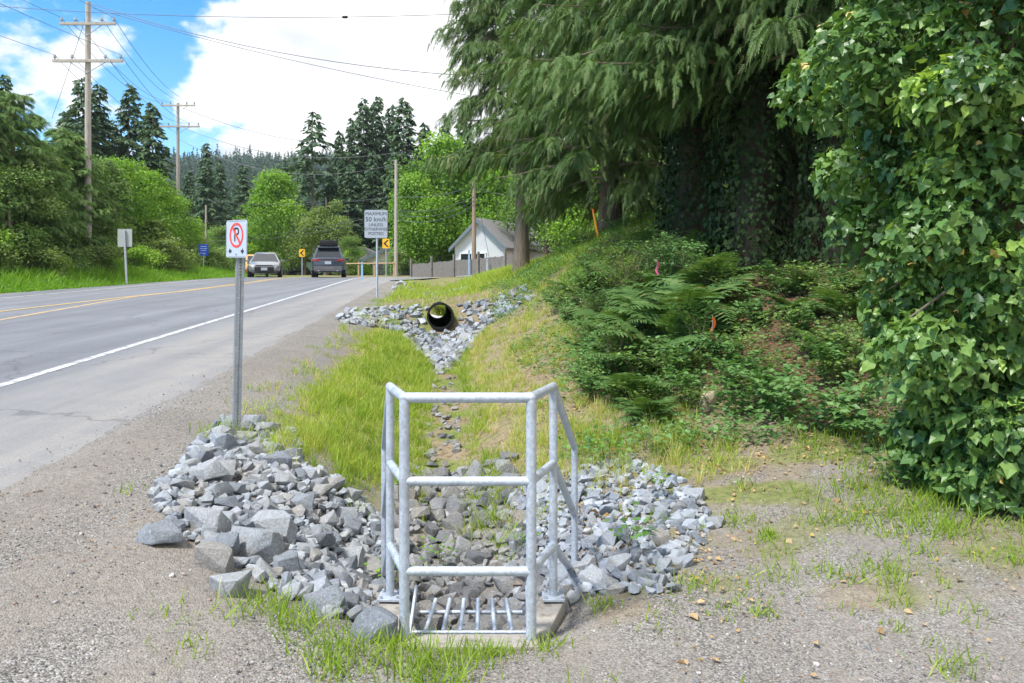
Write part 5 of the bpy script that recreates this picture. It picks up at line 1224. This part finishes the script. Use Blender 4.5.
def plank_fence(name, a, b, h, mat, label, post=None, post_h=.25, gap=.02, pw=.14):
    a, b = Vector(a), Vector(b); root = empty(name, a); tag(root, label, 'fence'); L_ = (b - a).length; d = (b - a) / L_; m = MB(); r = random.Random(4); rz = Matrix.Rotation(math.atan2(d.y, d.x), 3, 'Z')
    n = int(L_ / pw)
    for i in range(n):
        q = d * (i + .5) * pw; hh = h * r.uniform(.95, 1.03); m.box((q.x, q.y, q.z + hh / 2 - .1), (pw - gap, .025, hh + .2), rz)
    m.build('boards', mat, root)
    for zz in (.25 * h, .8 * h):
        m = MB(); m.tube([Vector((d.y, -d.x, 0)) * -.05 + Vector((0, 0, zz)), d * L_ + Vector((d.y, -d.x, 0)) * -.05 + Vector((0, 0, zz))], .035, 4); m.build('rail', mat, root)
    k = max(2, int(L_ / 2.2))
    for i in range(k + 1):
        q = d * L_ * i / k; m = MB(); m.box((q.x - d.y * -.06, q.y + d.x * -.06, q.z + (h + post_h) / 2 - .2), (.11, .11, h + post_h + .4), rz); m.build('post', mat, root)
P3 = lambda px, Y, z: Vector(((px - 512) * Y / F, Y, z))
plank_fence('plank_fence', P3(412, 50, 1.62), P3(506, 42, 1.95), .72, MT['fence_wood'], 'dark weathered plank fence with tall posts in front of the white house', post_h=.36)
plank_fence('board_fence', P3(196, 62, 1.45), P3(262, 66, 1.45), 1.05, MT['fence_grey'], 'pale grey board fence at the outside of the bend, left of the silver car', post_h=0)
def rail_fence():
    a, b = P3(344, 52, 1.5), P3(394, 50, 1.5); root = empty('rail_fence', a); tag(root, 'new yellow wood post and rail fence right of the dark car', 'fence'); d = b - a
    for i, t in enumerate((0, .3, .62, 1.0)):
        m = MB(); m.box(d * t + Vector((0, 0, .45)), (.10, .10, 1.15), bev=.01); m.build('post', MT['new_wood'], root)
    for zz in (.90,):
        m = MB(); m.tube([Vector((0, -.08, zz)), d + Vector((0, -.08, zz))], .038, 4); m.build('rail', MT['new_wood'], root)
rail_fence()

# ------------------------------------------------------------------ power poles and wires
WP = {}
def insul(m, p, s=1.0): m.tube([p, p + Vector((0, 0, .07 * s)), p + Vector((0, 0, .09 * s)), p + Vector((0, 0, .2 * s))], [.03 * s, .03 * s, .07 * s, .05 * s], 8)
def pole(px, top, Y, r0, label, arms=(), mat='pole', lean=0, rz=0):
    x = (px - 512) * Y / F; zb = gz(x, Y) - .3; zt_ = EYE - (top - 276) * Y / F; root = empty('utility_pole', Vector((x, Y, zb)), 0); tag(root, label, 'utility pole', 'wooden utility poles')
    H = zt_ - zb; m = MB(); m.tube([(lean * t * H, 0, H * t) for t in (0, .33, .66, 1)], [r0 * 1.12, r0 * 1.02, r0 * .9, r0 * .78], 14); m.build('shaft', MT[mat], root, True)
    for (ay, half, off) in arms:
        z = EYE - (ay - 276) * Y / F - zb; q = Matrix.Rotation(rz, 3, 'Z'); m = MB()
        m.box(Vector((off, -r0 - .06, z)), (half * 2, .10, .13), q, bev=.008); ar = m.build('crossarm', MT[mat], root)
        for s in (-1, 1):
            m = MB(); m.tube([(off + s * half * .5, -r0 - .06, z - .07), (0, -r0 * .9, z - .55)], .018, 5); m.build('brace', MT['galv_dull'], ar)
        m = MB()
        for t in (-.94, -.45, .5, .94): insul(m, q @ Vector((off + t * half, -r0 - .06, z + .06)), 1.1); WP.setdefault((px, ay), []).append(Vector((x, Y, zb)) + q @ Vector((off + t * half, -r0 - .06, z + .27)))
        m.build('insulator', MT['galv_dull'], ar)
    return root
pole(88, 2, 37, .145, 'near power pole with two crossarms rising above the left trees', [(25, 1.28, .1), (62, 1.62, .1)])
pole(178, 103, 63, .14, 'second power pole with two crossarms, farther along the left', [(106, 1.35, .1), (127, 1.7, .1)])
pole(396, 160, 57, .125, 'plain tall pole without crossarms near the rail fence')
pole(474, 182, 46, .125, 'brown pole in front of the white house', mat='pole_brown')
pole(206, 205, 72, .10, 'short thin pole behind the blue sign')
def wire(name_label, a, b, sag, r=.013, grp='overhead wires', n=18):
    a, b = Vector(a), Vector(b); m = MB(); m.tube([a.lerp(b, t) - Vector((0, 0, sag * 4 * t * (1 - t))) for t in np.linspace(0, 1, n)], r, 5, cap=False)
    tag(m.build('overhead_wire', MT['wire'], None, True), name_label, 'wire', grp)
A1, A2 = WP[(88, 25)], WP[(88, 62)]; B1, B2 = WP[(178, 106)], WP[(178, 127)]
for i, (a, b) in enumerate(zip(A1, B1)):
    if i in (0, 1, 2, 3): wire('wire running between the upper crossarms of the two left poles', a, b, .9, .012, 'wires between upper crossarms')
for i, (a, b) in enumerate(zip(A2, B2)): wire('wire running between the lower crossarms of the two left poles', a, b, .9, .012, 'wires between lower crossarms')
# towards and over the viewer
for i, a in enumerate(A1): 
    if i in (0, 3): wire('wire from the near pole top passing out over the left edge', a, a + Vector((-1.5 + i * .1, -42, -.3)), .5, .010, 'wires leaving the upper crossarm')
for i, a in enumerate(A2):
    if i in (0, 3): wire('wire from the near pole middle passing out over the left edge', a, a + Vector((-1.5 + i * .1, -40, -.3)), .6, .010, 'wires leaving the lower crossarm')
wire('wire sloping from the left edge down past the pole into the trees', at(-60, 160, 30), at(60, 232, 48), .1, .014)
topA = at(92, 4, 37)
wire('high wire curving from the near pole top far right into the white cloud', topA, at(600, 80, 30), .9, .016)
wire('second wire from the near pole top reaching right under the high one', at(93, 8, 36.8), at(620, 118, 34), .5, .013)
wire('thick upper wire crossing over the road with a dark splice on it', at(-40, 3, 36), at(460, 14, 33), .35, .014); WA, WB = at(-40, 3, 36), at(460, 14, 33)
def splice():
    m = MB(); t_ = .785; p = WA.lerp(WB, t_) - Vector((0, 0, .35 * 4 * t_ * (1 - t_))); m.tube([p - Vector((.12, 0, 0)), p - Vector((.08, 0, 0)), p + Vector((.08, 0, 0)), p + Vector((.12, 0, 0))], [.03, .06, .06, .03], 8)
    tag(m.build('splice_case', MT['plastic_black'], None, True), 'small dark splice clamped on the upper wire across the road', 'cable splice')
splice()
wire('wire from the second pole dipping right towards the lone pine', at(183, 108, 62.8), at(315, 142, 80), .5, .02)
wire('lower wire from the second pole running right behind the pine', at(184, 128, 62.8), at(400, 152, 57), 1.2, .016)
wire('service wire between the second pole and the plain pole', at(180, 140, 63), at(396, 164, 57), 1.6, .016)
for i, (ya, yb) in enumerate([(186, 196), (197, 210), (201, 214), (205, 218)]): wire('cable bundle strand between the plain pole and the brown pole', at(474, ya, 45.8), at(396, yb, 56.8), .3 + .1 * i, .02, 'cables between the plain and brown poles')
for i, (ya, yb) in enumerate([(196, 196), (211, 236), (215, 240)]): wire('cable strand crossing low behind the cars to the left', at(396, ya, 56.9), at(180, yb, 70), .7, .018, 'low cables behind the cars')
wire('wire from the brown pole to the right into the cedar', at(474, 188, 45.9), at(620, 205, 44), .3, .014)
wire('steep guy wire beside the brown pole', at(475, 184, 46), at(490, 262, 47), .0, .012)
wire('steep guy wire on the plain pole', at(397, 165, 57), at(404, 250, 58), .0, .012)
wire('wire dropping from the near pole down to the left trees', at(86, 16, 37), at(52, 118, 40), .1, .011)

# ------------------------------------------------------------------ signs
def perforated_post(root, H, w=.05, pitch=.0254, mat=None):
    m = MB(); n = int(H / pitch); s = w / 2; e = w * .36; t = .003
    for k in range(4):
        q = Matrix.Rotation(k * math.pi / 2, 3, 'Z')
        for sx in (-1, 1): m.box(q @ Vector((sx * (s - e / 2), -s + t / 2, H / 2)), (e - (.0004 if k % 2 else 0), t, H), q)
        for i in range(n + 1): m.box(q @ Vector((0, -s + t / 2, min(H, i * pitch) + .0)), (w - 2 * e - .0003, t * .94, pitch * .46), q)
    m.build('post', mat or MT['galv_dull'], root)
def plate(root, w, h, t, mat, name='plate', rad=.03, z=0, y=0):
    pts = []
    for (cx, cz, a0) in ((w / 2 - rad, h / 2 - rad, 0), (-w / 2 + rad, h / 2 - rad, 90), (-w / 2 + rad, -h / 2 + rad, 180), (w / 2 - rad, -h / 2 + rad, 270)):
        for k in range(6): a = R(a0 + k * 18); pts.append((cx + rad * math.cos(a), cz + rad * math.sin(a) + z))
    m = MB(); m.prism(pts, 1, y, y + t); return m.build(name, mat, root)
def ring(root, R0, R1, z, y, mat, name, x=0):
    m = MB(); n = 48; V = []; Fs = []
    for i in range(n):
        a = 2 * math.pi * i / n
        for r_ in (R0, R1):
            for yy in (y, y - .0012): V.append((x + r_ * math.cos(a), yy, z + r_ * math.sin(a)))
    for i in range(n):
        a, b = i * 4, ((i + 1) % n) * 4; Fs += [(a + 1, b + 1, b + 3, a + 3), (a, a + 1, a + 3, a + 2)[:0] or (a + 3, b + 3, b + 2, a + 2), (a, b, b + 1, a + 1)]
    m.add(V, Fs); return m.build(name, mat, root)
def no_parking():
    Y = 6.55; b = ground_pt(236, Y); root = empty('no_parking_sign', b); tag(root, 'no parking sign with red ring over black P on leaning perforated post by the rocks', 'road sign')
    H = EYE - (222 - 276) * Y / F - b.z; pp = empty('post_pivot', (0, 0, 0)); bpy.data.objects.remove(pp)
    perforated_post(root, H + .1, .062); post = root.children[0]; post.rotation_euler = (0, R(1.2), R(28)); post.location.z = -.1
    ang = R(-40)      # the plate is turned well away from the viewer
    pl = plate(root, .315, .305, .003, MT['sign_white'], rad=.03); pl.location = (.026, -.066, H - .142); pl.rotation_euler = (0, R(1.2), ang)
    # thin grey border
    rg = ring(pl, .083, .102, .030, -.0012, MT['sign_red'], 'red_ring')
    m = MB(); m.box((0, -.0030, .030), (.020, .0012, .175), Matrix.Rotation(R(-42), 3, 'Y')); m.build('red_slash', MT['sign_red'], pl)
    text('letter', 'P', .165, MT['sign_black'], pl, (.0, -.0012, .030), (R(90), 0, 0), .0004)
    for s in (-1, 1):
        m = MB(); x = s * .085; z = -.100
        m.prism([(x - s * .014, z + .010), (x + s * .006, z + .010), (x + s * .006, z + .024), (x + s * .03, z), (x + s * .006, z - .024), (x + s * .006, z - .010), (x - s * .014, z - .010)], 1, -.0022, -.0004); m.build('arrow', MT['sign_black'], pl)
    m = MB()
    for z in (.118, -.125): m.tube([(0, -.006, z), (0, .006, z)], .006, 8)
    m.build('bolt', MT['galv_dull'], pl)
    m = MB(); w, h = .300, .290
    for (x, z, a, c) in ((0, h / 2, w - .05, .004), (0, -h / 2, w - .05, .004), (-w / 2, 0, .004, h - .05), (w / 2, 0, .004, h - .05)): m.box((x, -.001, z), (a, .0014, c))
    m.build('border_line', MT['galv_dull'], pl)
no_parking()
def round_post(root, H, r=.03, mat='galv'): m = MB(); m.tube([(0, .03, -.2), (0, .03, H)], r, 10); return m.build('post', MT[mat], root, True)
def speed_sign():
    Y = 24.5; b = ground_pt(377, Y); root = empty('speed_limit_sign', b, R(4)); tag(root, 'white speed limit sign reading maximum 50 km/h on a slim post beside the mound', 'road sign')
    H = EYE - (210 - 276) * Y / F - b.z; round_post(root, H - .05, .034); w = .70; h = .86
    pl = plate(root, w, h, .004, MT['sign_white'], rad=.05); pl.location = (-.03, -.012, H - h / 2)
    for s, z, sz, xs in (('MAXIMUM', .31, .125, 1.0), ('50 km/h', .135, .175, 1.0), ('UNLESS', -.03, .115, 1.0), ('OTHERWISE', -.165, .115, 1.0), ('POSTED', -.30, .115, 1.0)): text('lettering', s, sz * 1.12, MT['sign_black'], pl, (0, -.0015, z), (R(90), 0, 0), .001)
speed_sign()
def chevron(px, py, Y, w, label, base=None, flip=1):
    c = at(px, py, Y); zb = gz(c.x, Y); root = empty('chevron_sign', Vector((c.x, Y, zb)), R(3)); tag(root, label, 'road sign', 'yellow chevron signs at the bend'); H = c.z - zb; round_post(root, H + w * .5, .03)
    pl = plate(root, w, w * 1.35, .004, MT['sign_yellow'], rad=.03); pl.location = (0, -.012, H); k = w * .5
    m = MB(); m.prism([(k * .35, k), (k * .80, k), (-k * .10, 0), (k * .80, -k), (k * .35, -k), (-k * .75, 0)] if flip > 0 else [(-k * .35, k), (-k * .8, k), (k * .1, 0), (-k * .8, -k), (-k * .35, -k), (k * .75, 0)], 1, -.003, -.0006); m.build('arrow_mark', MT['sign_black'], pl)
chevron(302, 253, 50, .36, 'yellow chevron sign between the silver car and the dark car'); chevron(386, 243.5, 50, .45, 'yellow chevron sign right of the speed limit sign')
def sign_back():
    Y = 33.0; b = ground_pt(127, Y); b.z = gz(b.x, Y); root = empty('road_sign', b); tag(root, 'plain grey back of a road sign on a steel post at the left verge', 'road sign'); H = EYE - (229 - 276) * Y / F - b.z
    m = MB(); m.tube([(.02, -.04, -.2), (-.10, -.04, H - .02)], .045, 8); m.build('post', MT['galv'], root, True)
    pl = plate(root, .60, .74, .004, simple('sign_back_metal', [(.36, .39, .38), (.42, .45, .44)], 4, .5, .2), rad=.04); pl.location = (-.10, .02, H - .37)
sign_back()
def blue_sign():
    Y = 46; c = at(203.5, 250, Y); zb = gz(c.x, Y); root = empty('blue_sign', Vector((c.x, Y, zb)), R(6)); tag(root, 'small blue information sign on a thin post at the left bend', 'road sign'); H = c.z - zb; round_post(root, H + .3, .028)
    pl = plate(root, .54, .66, .004, MT['sign_blue'], rad=.03); pl.location = (0, -.012, H)
    m = MB()
    for z, w in ((.20, .34), (.08, .40), (-.03, .30)): m.box((0, -.0018, z), (w, .002, .035))
    m.build('white_lines', MT['sign_white'], pl)
    m = MB(); z = -.2; m.prism([(-.14, z + .015), (.02, z + .015), (.02, z + .06), (.13, z), (.02, z - .06), (.02, z - .015), (-.14, z - .015)], 1, -.003, -.0006); m.build('arrow_mark', MT['sign_white'], pl)
blue_sign()
def marker():
    Y = 48; c = at(193, 260, Y); zb = gz(c.x, Y); root = empty('road_marker', Vector((c.x, Y, zb)), R(55)); tag(root, 'yellow hazard marker seen nearly edge-on against the left hedge', 'road sign'); round_post(root, c.z - zb + .3, .025)
    pl = plate(root, .5, .7, .004, MT['sign_yellow'], rad=.03); pl.location = (0, -.012, c.z - zb); m = MB(); m.box((0, -.0025, 0), (.1, .002, .5), Matrix.Rotation(R(35), 3, 'Y')); m.build('stripe', MT['sign_black'], pl)
    b = ground_pt(170, 42); r2 = empty('marker_post', Vector((b.x, 42, gz(b.x, 42)))); tag(r2, 'thin grey marker post in the grass before the left hedge', 'post'); m = MB(); m.tube([(0, 0, -.1), (0, 0, 1.05)], .045, 8); m.build('shaft', MT['galv_dull'], r2, True); m = MB(); m.box((0, -.047, .95), (.07, .01, .12)); m.build('reflector', MT['sign_white'], r2)
marker()
def small_posts():
    for px, py0, py1, Y, col, nm, lab in [(362, 262, 279, 40, 'sign_blue_pale', 'blue_stake', 'pale blue stake post at the mouth of the side drive'), (469, 250, 270, 44.5, 'sign_blue_pale', 'blue_stake', 'pale blue sleeve at the foot of the brown pole'), (487, 259, 268, 43, 'sign_white', 'white_stake', 'short white stake by the plank fence'), (395.0, 232, 240, 56.6, 'sign_white', None, None)]:
        if nm is None: continue
        c0 = at(px, py1, Y); zb = gz(c0.x, Y); root = empty(nm, Vector((c0.x, Y, zb))); tag(root, lab, 'stake'); h = EYE - (py0 - 276) * Y / F - zb; m = MB(); m.box((0, 0, h / 2 - .05), (.10, .04, h + .1), bev=.01); m.build('shaft', MT[col], root); m = MB(); m.box((0, -.003, h - .1), (.104, .05, .05)); m.build('band', MT['galv_dull'], root)
MT['sign_blue_pale'] = paint('pale_blue', (.30, .48, .70), .5)
small_posts()
MT['tape_orange'] = paint('tape_orange', (.85, .14, .03), .5); MT['tape_pink'] = paint('tape_pink', (.75, .12, .30), .5); MT['stake_orange'] = paint('stake_orange', (.80, .33, .02), .5)
def stakes():
    for px, py, Y, lean, lab in [(598, 232, 18.6, -.22, 'orange survey stake leaning left at the hill top'), (600, 240, 18.3, -.30, 'second orange survey stake crossing the first one')]:
        c = at(px, py + 12, Y); zb = gz(c.x, Y); root = empty('survey_stake', Vector((c.x, Y, zb))); tag(root, lab, 'stake', 'orange survey stakes'); m = MB(); m.tube([(0, 0, -.1), (lean * .55, 0, .75)], .022, 6); m.build('shaft', MT['stake_orange'], root); m = MB(); m.tube([(lean * .5, 0, .68), (lean * .545, 0, .745)], .026, 6); m.build('tip', MT['tape_orange'], root)
    for px, py, Y, mat, h, lab in [(656, 270, 11.5, 'tape_pink', .2, 'strip of pink flagging tape hanging in the shade under the cedar'), (711, 330, 8.6, 'tape_orange', .24, 'strip of orange flagging tape hanging among the ferns')]:
        c = at(px, py, Y); zb = gz(c.x, Y); root = empty('flagging_tape', Vector((c.x, Y, zb))); tag(root, lab, 'flagging tape'); H = c.z - zb
        m = MB(); m.tube([(0, 0, -.05), (.02, 0, H + .16)], .006, 5); m.build('twig', MT['bark'], root); V = []; k = 9
        for i in range(k): 
            t = i / (k - 1); x = .02 + .02 * math.sin(t * 7); y = -.012 + .015 * math.sin(t * 5); V += [(x - .018, y, H + .13 - t * h), (x + .018, y + .012, H + .13 - t * h)]
        m = MB(); m.add(V, [(2 * i, 2 * i + 1, 2 * i + 3, 2 * i + 2) for i in range(k - 1)]); o = m.build('tape', MT[mat], root); s = o.modifiers.new('s', 'SOLIDIFY'); s.thickness = .002
stakes()
def tan_rock():
    for Y in np.arange(5, 10, .02):
        x = (712 - 512) * Y / F
        if EYE - (402 - 276) * Y / F <= gz(x, Y) + .05: break
    o = link('boulder', ROCK_ME[0]); o.location = (x, Y, gz(x, Y) + .05); o.scale = (.15, .12, .22); o.rotation_euler = (.3, -.3, .8); tag(o, 'lone tan boulder at the foot of the ferns', 'rock')
    me = o.data.copy(); o.data = me; me.materials.clear(); me.materials.append(simple('tan_rock', [(.24, .19, .14), (.42, .34, .26), (.34, .27, .2)], 6, .9, 0, .5, 30))
tan_rock()

# ------------------------------------------------------------------ vehicles
def car(loc, rz, kind, paint_mat, label, box=False):
    root = empty('parked_suv' if False else ('suv' if kind == 'suv' else 'sedan'), loc, rz); tag(root, label, 'car')
    if kind == 'suv': St = [(-2.32, .78, .50, .98), (-2.26, .88, .38, 1.06), (-2.0, .94, .32, 1.08), (-1.0, .96, .27, 1.06), (.4, .96, .27, 1.03), (1.3, .95, .28, 1.02), (1.9, .91, .30, .95), (2.25, .82, .34, .82), (2.36, .70, .42, .70)]; roof, rw = 1.66, .62; cab = (-2.22, -1.80, .25, 1.20); wr, wy, belt = .36, (-1.42, 1.42), 1.05
    else: St = [(-2.38, .74, .50, .95), (-2.30, .84, .36, 1.0), (-1.9, .90, .28, 1.0), (-.9, .915, .23, .96), (.5, .915, .22, .93), (1.4, .90, .23, .88), (1.95, .86, .25, .80), (2.28, .76, .30, .70), (2.38, .64, .36, .60)]; roof, rw = 1.45, .57; cab = (-1.85, -1.05, .30, 1.30); wr, wy, belt = .34, (-1.40, 1.42), .94
    m = MB(); rings = []
    for (y, w, zl, zt_) in St:
        zm = zl + (zt_ - zl) * .55
        half = [(w * .80, zl), (w * .97, zl + .10), (w, zm), (w * .985, zm + (zt_ - zm) * .6), (w * .90, zt_ - .015), (w * .45, zt_ + .025)]
        rings.append([(x, y, z) for x, z in half] + [(-x, y, z) for x, z in half[::-1]])
    m.loft(rings); m.build('body', paint_mat, root, True)
    y0, y1, y2, y3 = cab; B = belt - .05
    prof = [(y0, B, .84), (y1, roof - .05, rw + .05), (y1 + .35, roof, rw), (y2 - .3, roof, rw), (y2, roof - .04, rw + .02), (y3, B - .06, .84)]
    m = MB(); m.loft([[(-w, y, z), (-w * .4, y, z + .022), (w * .4, y, z + .022), (w, y, z), (w * .98 if i not in (0, 5) else w, y, B - .1), (-w * .98 if i not in (0, 5) else -w, y, B - .1)] for i, (y, z, w) in enumerate(prof)])
    # sides flare down to the belt
    V = []; S = 1
    m = MB(); top = [(rw, y1 + .05, roof - .03), (rw, y2 - .02, roof - .03)]
    V = [(-.86, y0, B), (.86, y0, B), (.86, y3, B - .05), (-.86, y3, B - .05), (-rw - .03, y1, roof - .05), (rw + .03, y1, roof - .05), (rw, y2, roof - .05), (-rw, y2, roof - .05), (-rw + .06, y1 + .12, roof + .0), (rw - .06, y1 + .12, roof), (rw - .08, y2 - .12, roof), (-rw + .08, y2 - .12, roof)]
    m.add(V, [(0, 1, 5, 4), (1, 2, 6, 5), (2, 3, 7, 6), (3, 0, 4, 7), (4, 5, 9, 8), (5, 6, 10, 9), (6, 7, 11, 10), (7, 4, 8, 11), (8, 9, 10, 11)]); cb = m.build('cabin', paint_mat, root, True)
    def pane(name, q, off):
        q = [Vector(v) for v in q]; c = sum(q, Vector()) / 4; n = (q[1] - q[0]).cross(q[3] - q[0]).normalized()
        if n.dot(c - Vector((0, (y1 + y2) / 2, B))) < 0: n = -n
        q = [c + (v - c) * off + n * .006 for v in q]; mm = MB(); mm.add(q + [v - n * .004 for v in q], [(0, 1, 2, 3), (7, 6, 5, 4), (0, 4, 5, 1), (1, 5, 6, 2), (2, 6, 7, 3), (3, 7, 4, 0)]); mm.build(name, MT['glass'], cb)
    pane('windscreen', (V[2], V[3], V[7], V[6]), .90); pane('rear_window', (V[0], V[1], V[5], V[4]), .86)
    for s, ids in ((1, (1, 2, 6, 5)), (-1, (3, 0, 4, 7))):
        a, b, c, d = [Vector(V[i]) for i in ids]; mid0, mid1 = a.lerp(b, .52), d.lerp(c, .52); pane('side_window', (a.lerp(b, .04), a.lerp(b, .50), d.lerp(c, .50), d), .88); pane('side_window', (a.lerp(b, .54), b, c, d.lerp(c, .54)), .86)
    for y in wy:
        for s in (-1, 1):
            w = empty('wheel', (s * .80, y, wr)); w.parent = root
            mm = MB(); mm.loft([[(s * x, r_ * math.cos(a), r_ * math.sin(a)) for a in np.linspace(0, 2 * np.pi, 28, endpoint=False)] for x, r_ in ((-.10, wr - .03), (-.08, wr), (.11, wr), (.135, wr - .03), (.135, wr * .66))]); mm.build('tyre', MT['black'], w, True)
            mm = MB()
            mm.loft([[(s * x, r_ * math.cos(a), r_ * math.sin(a)) for a in np.linspace(0, 2 * np.pi, 24, endpoint=False)] for x, r_ in ((.10, wr * .64), (.137, wr * .62), (.120, wr * .2))])
            for k in range(5): a = k * 1.2566; mm.box((s * .140, math.cos(a) * wr * .36, math.sin(a) * wr * .36), (.02, wr * .5, wr * .16), Matrix.Rotation(a, 3, 'X'))
            mm.build('rim', MT['galv'], w)
    f = 1; yf = St[-1][0]; yr = St[0][0]
    MTh = MT['lamp_glass']; MTr = MT['lamp_red']
    for s in (-1, 1):
        mm = MB(); mm.box((s * (.60 if kind == 'suv' else .60), yf - .16, .76 if kind == 'suv' else .66), (.36, .22, .10), Matrix.Rotation(-s * .42, 3, 'Z'), bev=.03); mm.build('headlight', MTh, root, True)
        mm = MB(); mm.box((s * .68, yr + .035, .93), (.40, .09, .09), Matrix.Rotation(s * .12, 3, 'Z'), bev=.02); mm.build('tail_light', MTr, root, True)
        mm = MB(); mm.box((s * .99, y3 - .32, B + .06), (.20, .12, .13), Matrix.Rotation(-s * .2, 3, 'Z'), bev=.035); mm.build('wing_mirror', paint_mat, root, True)
    mm = MB(); mm.box((0, yf - .005, .44), (1.05, .10, .26), bev=.03); mm.box((0, yf + .02, .66), (.95, .05, .05), bev=.01); mm.build('grille', MT['plastic_black'], root, True)
    mm = MB(); mm.box((0, yr + .02, .46), (1.50, .14, .28), bev=.04); mm.build('rear_bumper', MT['bumper_grey'], root, True)
    mm = MB(); mm.box((0, yf + .052, .46), (.34, .012, .16), bev=.004); mm.build('number_plate', MT['sign_white'], root)
    mm = MB(); mm.box((0, yr - .012, .80), (.34, .012, .16), bev=.004); mm.build('number_plate', MT['sign_white'], root)
    if kind == 'suv':
        for s in (-1, 1): mm = MB(); mm.tube([(s * .56, y1 + .25, roof + .02), (s * .56, y1 + .32, roof + .07), (s * .56, y2 - .4, roof + .07), (s * .56, y2 - .3, roof + .02)], .018, 6); mm.build('roof_rail', MT['galv_dull'], root, True)
        mm = MB(); mm.box((0, y0 + .36, roof - .02), (1.16, .3, .04), Matrix.Rotation(-.1, 3, 'X'), bev=.015); mm.build('rear_spoiler', paint_mat, root, True)
        mm = MB(); mm.box((0, yr - .005, .985), (1.3, .03, .035), bev=.008); mm.build('light_bar', MT['lamp_red_dark'], root)
        for x in (-.5, .5): mm = MB(); mm.tube([(x, yr - .06, .36), (x, yr + .1, .36)], .035, 8); mm.build('exhaust_tip', MT['galv'], root)
    return root, roof
def carpaint(name, col, metal=.35): m, nt, out = new_mat(name); b = principled(nt, out, col, .3, metal, .6); b.inputs['Coat Weight'].default_value = .6; b.inputs['Coat Roughness'].default_value = .08; return m
MT['lamp_glass'] = simple('headlamp_glass', [(.55, .58, .62), (.65, .68, .72)], 5, .15); MT['lamp_red'] = simple('tail_lamp_red', [(.45, .02, .025), (.35, .015, .02)], 5, .25); MT['lamp_red_dark'] = simple('light_bar_dark', [(.12, .01, .012), (.09, .01, .01)], 5, .25); MT['bumper_grey'] = simple('bumper_grey', [(.09, .095, .10), (.13, .135, .14)], 4, .6)
X0 = (329.5 - 512) / F * 46; zc = float(zroad(46.))
suv, rf = car(Vector((X0, 46, zc)), R(11), 'suv', carpaint('suv_paint', (.05, .072, .11)), 'dark blue grey SUV driving away with a black cargo box on its roof')
def cargo():
    root = empty('roof_cargo_box', suv.matrix_basis @ Vector((-.02, -.55, rf + .10))); root.rotation_euler = suv.rotation_euler; tag(root, 'black rounded cargo box strapped on the roof of the dark SUV', 'roof box')
    m = MB(); m.box((0, 0, .17), (1.0, 1.7, .30), bev=.10); m.build('shell', MT['plastic_black'], root, True); m = MB(); m.box((0, 0, .15), (1.012, 1.712, .02)); m.build('seam', MT['black'], root)
    for y in (-.5, .5): m = MB(); m.box((0, y, -.01), (1.2, .07, .05), bev=.01); m.build('crossbar', MT['galv_dull'], root)
cargo()
car(Vector(((265.5 - 512) / F * 47, 47, float(zroad(47.)))), R(180 + 15.5), 'sedan', carpaint('sedan_paint', (.30, .32, .34)), 'silver sedan coming towards the viewer in the oncoming lane')
def truck():
    loc = Vector(((257 - 512) / F * 56, 56, float(zroad(56.)))); root = empty('delivery_van', loc, R(180 + 17)); root.scale = (.80, .80, .80); tag(root, 'orange van close behind the silver sedan, mostly hidden', 'van'); pm = carpaint('van_orange', (.75, .30, .03), 0)
    m = MB(); m.prism([(-2.3, .35), (2.2, .35), (2.35, .6), (2.3, .95), (1.6, 1.1), (.95, 1.85), (.6, 1.95), (-2.2, 1.95), (-2.35, 1.7)], 0, -.93, .93); b = m.build('body', pm, root); bv = b.modifiers.new('b', 'BEVEL'); bv.width = .08; bv.segments = 3; bv.limit_method = 'ANGLE'
    q = [Vector((-.78, 1.58, 1.15)), Vector((.78, 1.58, 1.15)), Vector((.74, 1.0, 1.80)), Vector((-.74, 1.0, 1.80))]; n = Vector((0, .75, .66)).normalized(); m = MB(); m.add([v + n * .035 for v in q] + [v - n * .02 for v in q], [(0, 1, 2, 3), (7, 6, 5, 4), (0, 4, 5, 1), (1, 5, 6, 2), (2, 6, 7, 3), (3, 7, 4, 0)]); m.build('windscreen', MT['glass'], root)
    for s in (-1, 1):
        m = MB(); m.box((s * .935, .75, 1.45), (.02, .8, .5), bev=.01); m.build('side_window', MT['glass'], root)
        m = MB(); m.box((s * .7, 2.30, .78), (.3, .1, .18), bev=.03); m.build('headlight', MT['lamp_glass'], root, True)
        for y in (-1.5, 1.45):
            w = empty('wheel', (s * .84, y, .35)); w.parent = root; m = MB(); m.loft([[(s * x, r_ * math.cos(a), r_ * math.sin(a)) for a in np.linspace(0, 2 * np.pi, 24, endpoint=False)] for x, r_ in ((-.1, .32), (-.08, .35), (.1, .35), (.12, .32))]); m.build('tyre', MT['black'], w, True)
            m = MB(); m.loft([[(s * x, r_ * math.cos(a), r_ * math.sin(a)) for a in np.linspace(0, 2 * np.pi, 24, endpoint=False)] for x, r_ in ((.11, .22), (.128, .2), (.115, .08))]); m.build('rim', MT['galv'], w)
truck()

# ------------------------------------------------------------------ air
def haze():
    m, nt, out = new_mat('haze'); v = nt.nodes.new('ShaderNodeVolumePrincipled'); v.inputs['Color'].default_value = (.80, .88, 1.0, 1); v.inputs['Density'].default_value = .00020; v.inputs['Anisotropy'].default_value = .2
    nt.links.new(v.outputs[0], out.inputs['Volume'])
    b = MB(); b.box((0, 455, 99), (2600, 1010, 222)); tag(b.build('haze', m), 'pale air haze over the far hill', 'haze', kind='stuff')
haze()
